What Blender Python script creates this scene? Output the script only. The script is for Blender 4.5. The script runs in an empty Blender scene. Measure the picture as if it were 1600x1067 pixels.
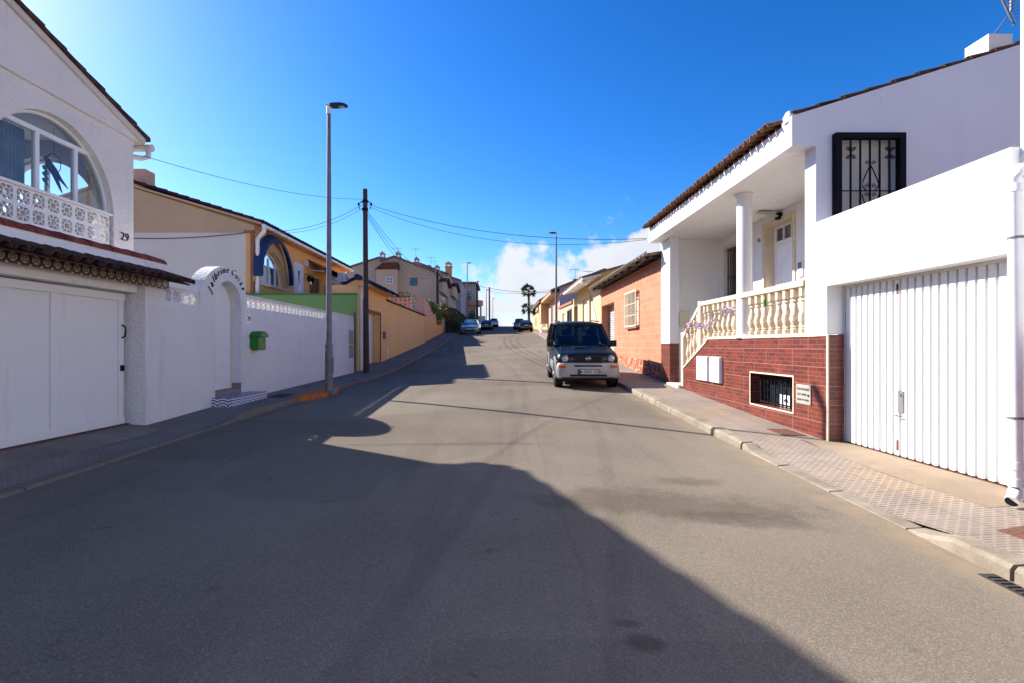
import bpy, bmesh, math, random
from mathutils import Vector, Matrix
from mathutils.geometry import tessellate_polygon
random.seed(7)
S = bpy.context.scene
COL = S.collection
PI = math.pi
F, CU, CV, EYE = 800.0, 780.0, 540.0, 1.65   # focal length, vanishing point and eye height used when measuring the street

def YU(u, X): return X * F / (u - CU)
def ZV(v, Y): return EYE + (CV - v) / F * Y
def XU(u, Y): return (u - CU) / F * Y

# ------------------------------------------------------------------ mesh builder
class MB:
    def __init__(s): s.v = []; s.f = []
    def add(s, vs, fs):
        n = len(s.v); s.v += [tuple(p) for p in vs]; s.f += [tuple(i + n for i in f) for f in fs]
    def box(s, x0, x1, y0, y1, z0, z1):
        if x0 > x1: x0, x1 = x1, x0
        if y0 > y1: y0, y1 = y1, y0
        if z0 > z1: z0, z1 = z1, z0
        s.add([(x0,y0,z0),(x1,y0,z0),(x1,y1,z0),(x0,y1,z0),(x0,y0,z1),(x1,y0,z1),(x1,y1,z1),(x0,y1,z1)],
              [(0,3,2,1),(4,5,6,7),(0,1,5,4),(1,2,6,5),(2,3,7,6),(3,0,4,7)])
    def obox(s, c, ax, ay, az):
        c = Vector(c); ax = Vector(ax); ay = Vector(ay); az = Vector(az); p = []
        for k in (-1, 1):
            for i, j in ((-1,-1),(1,-1),(1,1),(-1,1)): p.append(c + ax*i + ay*j + az*k)
        s.add(p, [(0,3,2,1),(4,5,6,7),(0,1,5,4),(1,2,6,5),(2,3,7,6),(3,0,4,7)])
    def bar(s, a, b, w, h=None, up=(0,0,1)):
        a = Vector(a); b = Vector(b); d = b - a; h = h or w
        up = Vector(up)
        if abs(d.normalized().dot(up)) > .98: up = Vector((1,0,0))
        r = d.cross(up).normalized(); u2 = r.cross(d).normalized()
        s.obox((a+b)/2, r*w/2, d/2, u2*h/2)
    def tube(s, pts, r, n=8, cap=True, flat=None):
        pts = [Vector(p) for p in pts]; rs = r if isinstance(r, (list, tuple)) else [r]*len(pts)
        vs = []; fs = []; ref = None
        for i, p in enumerate(pts):
            d = (pts[min(i+1, len(pts)-1)] - pts[max(i-1, 0)]).normalized()
            if ref is None: ref = Vector((0,0,1)) if abs(d.z) < .9 else Vector((1,0,0))
            a = d.cross(ref)
            if a.length < 1e-4: a = d.cross(Vector((0,1,0)))
            a.normalize(); b = d.cross(a).normalized(); ref = -b if False else ref
            for k in range(n):
                t = 2*PI*k/n; vs.append(p + (a*math.cos(t) + b*math.sin(t))*rs[i])
        for i in range(len(pts)-1):
            for k in range(n):
                k2 = (k+1) % n; fs.append((i*n+k, i*n+k2, (i+1)*n+k2, (i+1)*n+k))
        if cap: fs.append(tuple(range(n))[::-1]); fs.append(tuple((len(pts)-1)*n+k for k in range(n)))
        s.add(vs, fs)
    def lathe(s, prof, c, n=14, axis='z', cap=True):
        vs = []; fs = []
        for r, h in prof:
            for k in range(n):
                t = 2*PI*k/n; x, y = r*math.cos(t), r*math.sin(t)
                p = (x, y, h) if axis == 'z' else ((h, x, y) if axis == 'x' else (x, h, y))
                vs.append((c[0]+p[0], c[1]+p[1], c[2]+p[2]))
        m = len(prof)
        for i in range(m-1):
            for k in range(n):
                k2 = (k+1) % n; fs.append((i*n+k, i*n+k2, (i+1)*n+k2, (i+1)*n+k))
        if cap: fs.append(tuple(range(n))[::-1]); fs.append(tuple((m-1)*n+k for k in range(n)))
        s.add(vs, fs)
    def prism(s, loops, axis, a, b):
        """polygon with holes (loops of 2-D points) extruded along an axis from a to b"""
        def P(q, h):
            return (h, q[0], q[1]) if axis == 'x' else ((q[0], h, q[1]) if axis == 'y' else (q[0], q[1], h))
        flat = [q for L in loops for q in L]
        tris = tessellate_polygon([[Vector((q[0], q[1], 0)) for q in L] for L in loops])
        n = len(flat)
        vs = [P(q, a) for q in flat] + [P(q, b) for q in flat]
        fs = [tuple(t) for t in tris] + [tuple(i+n for i in t[::-1]) for t in tris]
        o = 0
        for L in loops:
            m = len(L)
            for i in range(m):
                j = (i+1) % m; fs.append((o+i, o+j, o+j+n, o+i+n))
            o += m
        s.add(vs, fs)
    def grid(s, rows):
        m = len(rows[0]); vs = [p for r in rows for p in r]; fs = []
        for i in range(len(rows)-1):
            for j in range(m-1): fs.append((i*m+j, i*m+j+1, (i+1)*m+j+1, (i+1)*m+j))
        s.add(vs, fs)
    def strip_solid(s, rows):
        """closed loft: every row is a closed ring"""
        m = len(rows[0]); vs = [p for r in rows for p in r]; fs = []
        for i in range(len(rows)-1):
            for j in range(m):
                k = (j+1) % m; fs.append((i*m+j, i*m+k, (i+1)*m+k, (i+1)*m+j))
        fs.append(tuple(range(m))[::-1]); fs.append(tuple((len(rows)-1)*m+j for j in range(m)))
        s.add(vs, fs)
    def build(s, name, mat, parent=None, smooth=False, bevel=0, local=False, keep=False):
        me = bpy.data.meshes.new(name)
        off = Vector((0,0,0))
        if parent is not None and not local:
            r = parent
            while r.parent: r = r.parent
            off = r.location
        me.from_pydata([tuple(Vector(p)-off) for p in s.v], [], s.f)
        if not keep:
            bm = bmesh.new(); bm.from_mesh(me); bmesh.ops.recalc_face_normals(bm, faces=bm.faces); bm.to_mesh(me); bm.free()
        me.materials.append(mat)
        if smooth:
            for p in me.polygons: p.use_smooth = True
            if smooth != 'all':
                try: me.set_sharp_from_angle(angle=math.radians(smooth if smooth is not True else 40))
                except Exception: pass
        o = bpy.data.objects.new(name, me); COL.objects.link(o)
        if parent is not None: o.parent = parent
        if bevel:
            b = o.modifiers.new('Bevel', 'BEVEL'); b.width = bevel; b.segments = 2; b.limit_method = 'ANGLE'; b.angle_limit = math.radians(40)
        return o

def ellipse(cy, cz, a, b, t0, t1, n):
    return [(cy + a*math.cos(t0+(t1-t0)*i/n), cz + b*math.sin(t0+(t1-t0)*i/n)) for i in range(n+1)]
def arch_loop(cy, a, zb, zs, b, n=20):
    return [(cy-a, zb), (cy+a, zb)] + ellipse(cy, zs, a, b, 0, PI, n)
def rect(a0, a1, b0, b1): return [(a0,b0),(a1,b0),(a1,b1),(a0,b1)]

def tag(o, label=None, cat=None, group=None, kind=None):
    if label: o['label'] = label
    if cat: o['category'] = cat
    if group: o['group'] = group
    if kind: o['kind'] = kind
    return o
def thing(name, label, cat, loc=(0,0,0), rz=0, group=None):
    o = bpy.data.objects.new(name, None); COL.objects.link(o); o.empty_display_size = .2
    o.location = loc; o.rotation_euler = (0,0,rz)
    return tag(o, label, cat, group)
def dup(root, loc, rz=None, label=None):
    r = root.copy(); COL.objects.link(r); r.location = loc
    if rz is not None: r.rotation_euler = (0,0,rz)
    if label: r['label'] = label
    for ch in list(root.children):
        c = ch.copy(); COL.objects.link(c); c.parent = r
        for g in list(ch.children):
            d = g.copy(); COL.objects.link(d); d.parent = c
    return r
def struct(mb, name, mat, **k): return tag(mb.build(name, mat, **k), kind='structure')

def text_part(name, items, mat, parent, depth=.006):
    """items: (string, size, origin, xdir, ydir, shear, align)"""
    vs = []; fs = []
    off = Vector((0,0,0))
    if parent is not None:
        r = parent
        while r.parent: r = r.parent
        off = r.location if items[0][-1] != 'local' else off
    for it in items:
        st, size, org, xd, yd, sh = it[:6]
        cu = bpy.data.curves.new('lettering', 'FONT'); cu.body = st; cu.size = size; cu.shear = sh
        cu.align_x = 'CENTER'; cu.extrude = depth/2; cu.resolution_u = 3; cu.offset = size*(it[6] if len(it) > 6 and it[6] != 'local' else .004)
        ob = bpy.data.objects.new('lettering', cu); COL.objects.link(ob)
        bpy.context.view_layer.update()
        me = bpy.data.meshes.new_from_object(ob.evaluated_get(bpy.context.evaluated_depsgraph_get()))
        xd = Vector(xd).normalized(); yd = Vector(yd).normalized(); nd = xd.cross(yd)
        n = len(vs)
        for v in me.vertices: vs.append(Vector(org) + xd*v.co.x + yd*v.co.y + nd*v.co.z - off)
        for p in me.polygons: fs.append(tuple(i+n for i in p.vertices))
        bpy.data.objects.remove(ob); bpy.data.meshes.remove(me); bpy.data.curves.remove(cu)
    me = bpy.data.meshes.new(name); me.from_pydata([tuple(v) for v in vs], [], fs); me.materials.append(mat)
    o = bpy.data.objects.new(name, me); COL.objects.link(o); o.parent = parent
    return o

# ------------------------------------------------------------------ materials
class NT:
    def __init__(s, name):
        s.m = bpy.data.materials.new(name); s.m.use_nodes = True; s.t = s.m.node_tree; s.n = s.t.nodes
        s.b = s.n['Principled BSDF']; s.pos = None
    def new(s, typ, **k):
        x = s.n.new(typ)
        for a, b in k.items(): setattr(x, a, b)
        return x
    def link(s, a, b): s.t.links.new(a, b)
    def setv(s, sock, v):
        if hasattr(v, 'is_output') or isinstance(v, bpy.types.NodeSocket): s.link(v, sock)
        else: sock.default_value = v
    def P(s):
        if not s.pos: s.pos = s.new('ShaderNodeNewGeometry').outputs['Position']
        return s.pos
    def sep(s, vec):
        x = s.new('ShaderNodeSeparateXYZ'); s.link(vec, x.inputs[0]); return x.outputs
    def comb(s, x, y, z):
        c = s.new('ShaderNodeCombineXYZ')
        for i, v in enumerate((x, y, z)): s.setv(c.inputs[i], v)
        return c.outputs[0]
    def math(s, op, a, b=None, c=None, clamp=False):
        x = s.new('ShaderNodeMath', operation=op); x.use_clamp = clamp; s.setv(x.inputs[0], a)
        if b is not None: s.setv(x.inputs[1], b)
        if c is not None: s.setv(x.inputs[2], c)
        return x.outputs[0]
    def noise(s, scale, detail=3, rough=.55, vec=None, dist=0):
        x = s.new('ShaderNodeTexNoise'); x.inputs['Scale'].default_value = scale; x.inputs['Detail'].default_value = detail
        x.inputs['Roughness'].default_value = rough; x.inputs['Distortion'].default_value = dist
        s.link(vec or s.P(), x.inputs['Vector']); return x.outputs['Fac']
    def ramp(s, fac, lo, hi, a=0., b=1.):
        x = s.new('ShaderNodeMapRange', interpolation_type='SMOOTHSTEP'); s.setv(x.inputs[0], fac)
        for i, v in enumerate((lo, hi, a, b)): s.setv(x.inputs[i+1], v)
        return x.outputs[0]
    def mix(s, fac, a, b, mode='MIX'):
        x = s.new('ShaderNodeMix', data_type='RGBA', blend_type=mode); s.setv(x.inputs[0], fac)
        for i, v in ((6, a), (7, b)):
            if isinstance(v, (tuple, list)): v = (*v[:3], 1)
            s.setv(x.inputs[i], v)
        return x.outputs[2]
    def scl(s, v3):
        m = s.new('ShaderNodeVectorMath', operation='MULTIPLY'); s.link(s.P(), m.inputs[0]); m.inputs[1].default_value = v3; return m.outputs[0]
    def bump(s, h, strength, dist=.01):
        x = s.new('ShaderNodeBump'); x.inputs['Strength'].default_value = strength; x.inputs['Distance'].default_value = dist
        s.link(h, x.inputs['Height']); s.link(x.outputs[0], s.b.inputs['Normal'])
    def done(s, col, rough=.8, metal=0, spec=.3, coat=0):
        if isinstance(col, (tuple, list)): col = (*col[:3], 1)
        s.setv(s.b.inputs['Base Color'], col); s.setv(s.b.inputs['Roughness'], rough); s.b.inputs['Metallic'].default_value = metal
        s.b.inputs['Specular IOR Level'].default_value = spec; s.b.inputs['Coat Weight'].default_value = coat; s.b.inputs['Coat Roughness'].default_value = .05
        return s.m

def dk(c, k): return tuple(x*k for x in c)
def plain(name, col, rough=.6, metal=0, spec=.4, coat=0, var=.12, scale=6):
    t = NT(name); n = t.noise(scale, 4)
    c = t.mix(t.ramp(n, .3, .7), dk(col, 1-var), dk(col, 1+var*.5))
    r = t.math('ADD', rough-.06, t.math('MULTIPLY', n, .12))
    return t.done(c, r, metal, spec, coat)
def stucco(name, col, bump=.5, scale=45, var=.06, streak=.12, dirt=(.35,.30,.24), rough=.92, patch=.05, bd=.012):
    t = NT(name)
    big = t.noise(.7, 4); c = t.mix(t.ramp(big, .3, .7), dk(col, 1-var), dk(col, 1+var*.3))
    st = t.noise(1.0, 5, .6, t.scl((5.5, 5.5, .5)))           # vertical rain streaks
    c = t.mix(t.math('MULTIPLY', t.ramp(st, .56, .78), streak), c, tuple(a*b for a, b in zip(col, dirt)) if False else dirt)
    pt = t.noise(2.3, 6, .65); c = t.mix(t.math('MULTIPLY', t.ramp(pt, .6, .72), patch*2), c, dk(col, .72))
    cr = t.new('ShaderNodeTexVoronoi', feature='DISTANCE_TO_EDGE'); cr.inputs['Scale'].default_value = .8
    wv = t.new('ShaderNodeVectorMath', operation='ADD'); t.link(t.P(), wv.inputs[0]); nv = t.new('ShaderNodeTexNoise'); nv.inputs['Scale'].default_value = 2.2; nv.inputs['Detail'].default_value = 5; t.link(t.P(), nv.inputs['Vector']); t.link(nv.outputs['Color'], wv.inputs[1]); t.link(wv.outputs[0], cr.inputs['Vector'])
    hair = t.math('MULTIPLY', t.ramp(cr.outputs['Distance'], .006, .001), t.ramp(t.noise(.6, 2), .52, .62)); c = t.mix(t.math('MULTIPLY', hair, .35), c, dk(col, .45))
    h = t.math('ADD', t.noise(scale, 4, .6), t.math('MULTIPLY', t.noise(1.7, 3), 2.2))
    t.bump(h, bump, bd)
    return t.done(c, rough, 0, .2)
def tilemat(name, a, b, scale=7):
    t = NT(name); n = t.noise(scale, 4, .7); n2 = t.noise(1.3, 3)
    c = t.mix(t.ramp(n, .35, .68), a, b); c = t.mix(t.math('MULTIPLY', t.ramp(n2, .5, .7), .6), c, dk(a, .5))
    li = t.noise(30, 3); c = t.mix(t.math('MULTIPLY', t.ramp(li, .62, .72), .35), c, (.33,.30,.24))
    t.bump(t.noise(60, 3), .3, .004)
    return t.done(c, .88, 0, .2)
def brickvec(t, plane):
    x, y, z = t.sep(t.P())
    return t.comb(y, z, 0.) if plane == 'x' else (t.comb(x, z, 0.) if plane == 'y' else t.comb(x, y, 0.))
def bricktex(t, vec, w, h, mortar, offset=.5, smooth=.1):
    b = t.new('ShaderNodeTexBrick', offset=offset); t.link(vec, b.inputs['Vector'])
    b.inputs['Scale'].default_value = 1; b.inputs['Brick Width'].default_value = w; b.inputs['Row Height'].default_value = h
    b.inputs['Mortar Size'].default_value = mortar; b.inputs['Mortar Smooth'].default_value = smooth; b.inputs['Bias'].default_value = 0
    b.inputs['Color1'].default_value = (0,0,0,1); b.inputs['Color2'].default_value = (1,1,1,1); b.inputs['Mortar'].default_value = (.5,.5,.5,1)
    return b
def brickmat(name, c1, c2, mort, w, h, m, plane, offset=.5, bump=.4, rough=.8, spec=.3, mottle=None, big=None):
    t = NT(name); vec = brickvec(t, plane); b = bricktex(t, vec, w, h, m, offset)
    c = t.mix(b.outputs['Color'], c1, c2)
    n = t.noise(14, 5, .65); c = t.mix(t.math('MULTIPLY', t.ramp(n, .48, .7), .6), c, mottle or dk(c1, .55))
    c = t.mix(b.outputs['Fac'], c, mort)
    if big:
        b2 = bricktex(t, vec, big[0], big[1], big[2], .5); c = t.mix(b2.outputs['Fac'], c, big[3])
    h_ = t.math('SUBTRACT', t.math('MULTIPLY', t.noise(50, 3), .25), b.outputs['Fac']); t.bump(h_, bump, .006)
    return t.done(c, rough, 0, spec)

def glassmat(name, tint, alpha=.5, rough=.02):
    t = NT(name); t.n.remove(t.b)
    tr = t.new('ShaderNodeBsdfTransparent'); tr.inputs[0].default_value = (*tint, 1)
    gl = t.new('ShaderNodeBsdfGlossy'); gl.inputs['Roughness'].default_value = rough; gl.inputs['Color'].default_value = (.9,.95,1,1)
    fr = t.new('ShaderNodeLayerWeight'); fr.inputs['Blend'].default_value = .5
    f = t.math('ADD', t.math('MULTIPLY', t.math('POWER', fr.outputs['Facing'], 4.), .6), alpha*.08, clamp=True)
    mx = t.new('ShaderNodeMixShader'); t.link(f, mx.inputs[0]); t.link(tr.outputs[0], mx.inputs[1]); t.link(gl.outputs[0], mx.inputs[2])
    t.link(mx.outputs[0], t.n['Material Output'].inputs['Surface'])
    return t.m

M = {}
M['white'] = stucco('white_stucco', (.80,.80,.79), .55, 38, .04, .14)
M['white_rough'] = stucco('rough_white_stucco', (.72,.71,.73), 1.0, 19, .05, .30, bd=.03, patch=.10)
M['white_smooth'] = stucco('smooth_white_render', (.76,.75,.74), .2, 60, .04, .25)
M['shaded_white'] = stucco('shaded_white_render', (.66,.63,.68), .12, 60, .04, .12)  # darkened copy of the white, with the gable's shade in the colour
M['cream_wall'] = stucco('cream_white_stucco', (.66,.62,.56), .5, 35, .05, .2)
M['beige_wall'] = stucco('beige_stucco', (.52,.36,.23), .4, 35, .08, .15)
M['orange_wall'] = stucco('orange_stucco', (.74,.40,.15), .35, 40, .06, .1)
M['peach_wall'] = stucco('peach_render', (.78,.46,.20), .25, 40, .05, .14)
M['pink_wall'] = stucco('pink_render', (.64,.36,.27), .3, 40, .06, .1)
M['shaded_yellow'] = stucco('shaded_yellow_render', (.66,.41,.10), .2, 40, .05, .1)  # deeper copy of the pale yellow; the side gable's shade is painted in
M['paleyellow'] = stucco('pale_yellow_render', (.60,.45,.26), .2, 40, .05, .1)
M['tan_wall'] = stucco('tan_render', (.50,.34,.19), .3, 40, .07, .15)
M['far_beige'] = stucco('weathered_beige_render', (.50,.41,.31), .3, 30, .08, .2)
M['far_grey'] = stucco('grey_render', (.40,.38,.42), .3, 30, .06, .1)
M['green_wall'] = stucco('green_painted_wall', (.20,.36,.12), .25, 40, .05, .12)
M['dkgreen'] = plain('dark_green_trim', (.08,.17,.06), .6)
M['band'] = stucco('stained_fascia_render', (.62,.56,.52), .4, 40, .1, .3)
M['tile_dark'] = tilemat('weathered_and_shaded_roof_tile', (.035,.022,.018), (.10,.045,.03))  # also used for the shaded verge of the brown roof
M['tile_red'] = tilemat('red_ridge_tile', (.17,.035,.022), (.27,.07,.045))
M['tile_brown'] = tilemat('brown_roof_tile', (.09,.045,.026), (.24,.125,.07))
M['tile_blue'] = tilemat('glazed_blue_roof_tile', (.018,.024,.075), (.035,.05,.13))
M['tile_far'] = tilemat('faded_roof_tile', (.16,.085,.065), (.28,.17,.14))
M['rust_tile'] = tilemat('dark_red_roof_tile', (.08,.03,.025), (.16,.06,.05))
M['wood_dark'] = plain('weathered_dark_pole_wood', (.055,.042,.036), .85, var=.4, scale=20)
M['galv'] = plain('galvanised_steel', (.17,.17,.185), .6, .2, var=.2)
M['lamp_dark'] = plain('dark_grey_lamp_housing', (.05,.055,.06), .45, .3)
M['lens'] = plain('pale_lamp_lens', (.5,.5,.5), .3)
M['iron'] = plain('black_painted_iron', (.006,.006,.010), .75, 0, .12)
M['warm_white'] = stucco('warm_white_rough_stucco', (.74,.69,.655), 1.0, 17, .06, .2, bd=.035)
M['gate_paint'] = stucco('white_gate_paint', (.70,.71,.73), .05, 60, .03, .22, (.33,.22,.14), .5, .03)
M['white_metal'] = plain('white_painted_metal', (.70,.71,.73), .45, var=.025)
M['white_pvc'] = plain('white_plastic', (.80,.80,.80), .35, var=.05)
M['gutter'] = plain('grey_white_gutter', (.62,.61,.60), .5, var=.12)
M['cream_trim'] = plain('cream_painted_trim', (.66,.55,.41), .7, var=.08)
M['baluster'] = plain('cream_cast_stone', (.62,.50,.37), .75, var=.1, scale=12)
M['green_plastic'] = plain('green_plastic', (.012,.17,.022), .4, var=.1)
M['cream_plastic'] = plain('cream_plastic', (.62,.58,.43), .5, var=.06)
M['blue_awning'] = plain('blue_awning_canvas', (.014,.045,.14), .85, var=.15)
M['concrete'] = stucco('worn_concrete', (.22,.195,.165), .5, 30, .3, .2, patch=.4)
M['ochre_concrete'] = stucco('ochre_concrete_ramp', (.29,.225,.16), .5, 30, .3, .25, patch=.4)
M['black'] = plain('black_rubber', (.012,.012,.013), .8)
M['interior'] = plain('dark_interior', (.014,.014,.017), .9)
M['cable'] = plain('black_cable', (.02,.02,.025), .7)
M['brown_metal'] = plain('brown_metal', (.11,.05,.035), .6)
M['door_wood'] = plain('brown_door_wood', (.12,.06,.03), .6)
M['stone_grey'] = plain('grey_stone_step', (.22,.20,.19), .7, var=.25, scale=18)
M['rust'] = plain('rusty_iron_cover', (.13,.055,.035), .85, var=.4, scale=25)
M['dark_cover'] = plain('dark_iron_cover', (.04,.035,.035), .8, var=.3, scale=25)
M['leaf'] = None
M['chrome'] = plain('silver_trim', (.5,.5,.52), .25, .9)
M['silver'] = plain('silver_grey_paint', (.36,.36,.365), .38, .3, coat=.4, var=.06)
M['navy'] = plain('dark_blue_green_car_paint', (.004,.008,.013), .4, 0, .18, coat=.22, var=.05)
M['lightblue_paint'] = plain('light_blue_car_paint', (.10,.19,.23), .3, .35, .5, coat=1, var=.05)
M['black_paint'] = plain('black_car_paint', (.012,.013,.018), .25, 0, .5, coat=1, var=.05)
M['blue_paint'] = plain('blue_car_paint', (.05,.09,.2), .3, .3, .5, coat=1, var=.05)
M['silver_paint'] = plain('silver_car_paint', (.42,.43,.45), .3, .5, .5, coat=1, var=.05)
M['navy2'] = plain('dark_navy_car_paint', (.015,.018,.035), .25, .2, .5, coat=1, var=.05)
M['headlight'] = plain('headlight_glass', (.42,.42,.42), .12, .3, .6, coat=1)
M['amber'] = plain('amber_lens', (.6,.10,.015), .25)
M['redlens'] = plain('red_lens', (.25,.01,.01), .25)
M['plate_white'] = plain('white_number_plate', (.62,.63,.64), .45, var=.04)
M['plate_blue'] = plain('blue_plate_band', (.02,.07,.3), .45)
M['lettering'] = plain('black_lettering', (.015,.015,.018), .6)
M['glass'] = glassmat('clear_window_glass', (.82,.88,.90), .5)
M['carglass'] = glassmat('tinted_car_glass', (.30,.34,.36), .6)
M['darkglass'] = plain('dark_window_glass', (.03,.04,.055), .06, 0, .6, coat=1)
M['blue_glass'] = plain('bluish_window_shutter', (.16,.24,.33), .3, 0, .5)
M['blind'] = plain('pale_blind', (.50,.47,.43), .7, var=.06)
M['curtain'] = plain('grey_blue_curtain', (.28,.26,.24), .85, var=.2)
M['flower_lilac'] = plain('lilac_flowers', (.60,.44,.58), .8, var=.25, scale=40)
M['orange_kerb'] = plain('orange_painted_kerb', (.42,.13,.03), .8, var=.35, scale=12)
M['seat'] = plain('dark_seat_fabric', (.035,.036,.045), .9)
M['tan_trunk'] = plain('palm_trunk_bark', (.12,.09,.06), .9, var=.35, scale=14)
M['plaque'] = plain('grey_metal_plaque', (.36,.34,.31), .5, .1, var=.08)
M['paper'] = plain('yellowed_sticker', (.55,.48,.25), .7)
M['terracotta'] = plain('terracotta_trim', (.30,.12,.07), .8, var=.15)
M['bin_blue'] = plain('dark_blue_plastic', (.012,.02,.07), .5)

def leafmat(name, a, b):
    t = NT(name); n = t.noise(3.2, 3); n2 = t.noise(25, 2)
    c = t.mix(t.ramp(n, .35, .65), a, b); c = t.mix(t.math('MULTIPLY', t.ramp(n2, .45, .7), .5), c, dk(b, 1.5))
    m = t.done(c, .6, 0, .3); t.b.inputs['Transmission Weight'].default_value = 0
    return m
M['leaf'] = leafmat('dark_green_leaves', (.026,.05,.016), (.07,.12,.03))
M['leaf_olive'] = leafmat('olive_green_leaves', (.06,.075,.024), (.14,.14,.04))
M['leaf_bright'] = leafmat('bright_green_leaves', (.035,.085,.015), (.08,.15,.03))
M['palm_leaf'] = leafmat('palm_leaves', (.04,.06,.024), (.09,.12,.05))

# red fake-brick tiles
M['redtile'] = brickmat('dark_red_brick_tiles', (.175,.034,.019), (.095,.019,.014), (.21,.085,.06), .205, .067, .0035, 'x', .5, .25, .42, .45, (.06,.014,.014), (.82,.268,.005,(.29,.15,.115)))
M['redtile_y'] = brickmat('dark_red_brick_tiles_side', (.175,.034,.019), (.095,.019,.014), (.21,.085,.06), .205, .067, .0035, 'y', .5, .25, .42, .45, (.06,.014,.014), (.82,.268,.005,(.29,.15,.115)))
M['orangeblock'] = brickmat('orange_block_masonry', (.49,.21,.125), (.42,.17,.098), (.54,.26,.165), .40, .20, .008, 'x', .5, .5, .85, .2, (.45,.15,.08))
def stonemat():
    t = NT('red_rubble_stone'); v = t.new('ShaderNodeTexVoronoi', feature='DISTANCE_TO_EDGE'); v.inputs['Scale'].default_value = 3.6
    t.link(t.scl((1,1,1.0)), v.inputs['Vector'])
    v2 = t.new('ShaderNodeTexVoronoi'); v2.inputs['Scale'].default_value = 3.6; t.link(t.scl((1,1,1.0)), v2.inputs['Vector'])
    c = t.mix(t.sep(v2.outputs['Color'])[0], (.22,.05,.03), (.33,.10,.05)); e = t.ramp(v.outputs['Distance'], .03, .07)
    c = t.mix(e, (.68,.34,.2), c); t.bump(e, .6, .02)
    return t.done(c, .85)
M['stone'] = stonemat()

# patterned glazed tiles
def azulejo():
    t = NT('patterned_glazed_tiles'); x, y, z = t.sep(t.P()); s = .145
    def fr(a, o): return t.math('SUBTRACT', t.math('FRACT', t.math('DIVIDE', t.math('ADD', a, o), s)), .5)
    a = t.math('ABSOLUTE', fr(y, 0.)); b = t.math('ABSOLUTE', fr(z, -2.575))
    r = t.math('POWER', t.math('ADD', t.math('MULTIPLY', a, a), t.math('MULTIPLY', b, b)), .5)
    d = t.math('ABSOLUTE', t.math('SUBTRACT', a, b))
    c = t.mix(t.math('LESS_THAN', r, .36), (.035,.02,.02), (.52,.46,.36))
    c = t.mix(t.math('LESS_THAN', d, .05), c, (.03,.02,.02))
    c = t.mix(t.math('LESS_THAN', r, .24), c, (.05,.03,.03))
    c = t.mix(t.math('LESS_THAN', r, .17), c, t.mix(t.ramp(t.noise(2.1, 1), .45, .55), (.50,.16,.05), (.45,.40,.33)))
    c = t.mix(t.math('LESS_THAN', r, .06), c, (.03,.025,.03))
    c = t.mix(t.math('GREATER_THAN', t.math('ADD', a, b), .86), c, (.5,.45,.36))
    return t.done(c, .3, 0, .5)
M['azulejo'] = azulejo()
def bluetile():
    t = NT('blue_and_white_step_tiles'); x, y, z = t.sep(t.P()); s = .20
    def fr(a): return t.math('SUBTRACT', t.math('FRACT', t.math('DIVIDE', a, s)), .5)
    h = t.math('DIVIDE', t.math('SUBTRACT', z, .44), s)
    a = t.math('ABSOLUTE', fr(t.math('ADD', y, x)))
    r = t.math('POWER', t.math('ADD', t.math('MULTIPLY', a, a), t.math('MULTIPLY', h, h)), .5)
    w = t.math('SINE', t.math('MULTIPLY', r, 24.))
    c = t.mix(t.math('GREATER_THAN', w, .15), (.66,.67,.70), (.03,.05,.22))
    return t.done(c, .3, 0, .5)
M['bluetile'] = bluetile()

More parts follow.
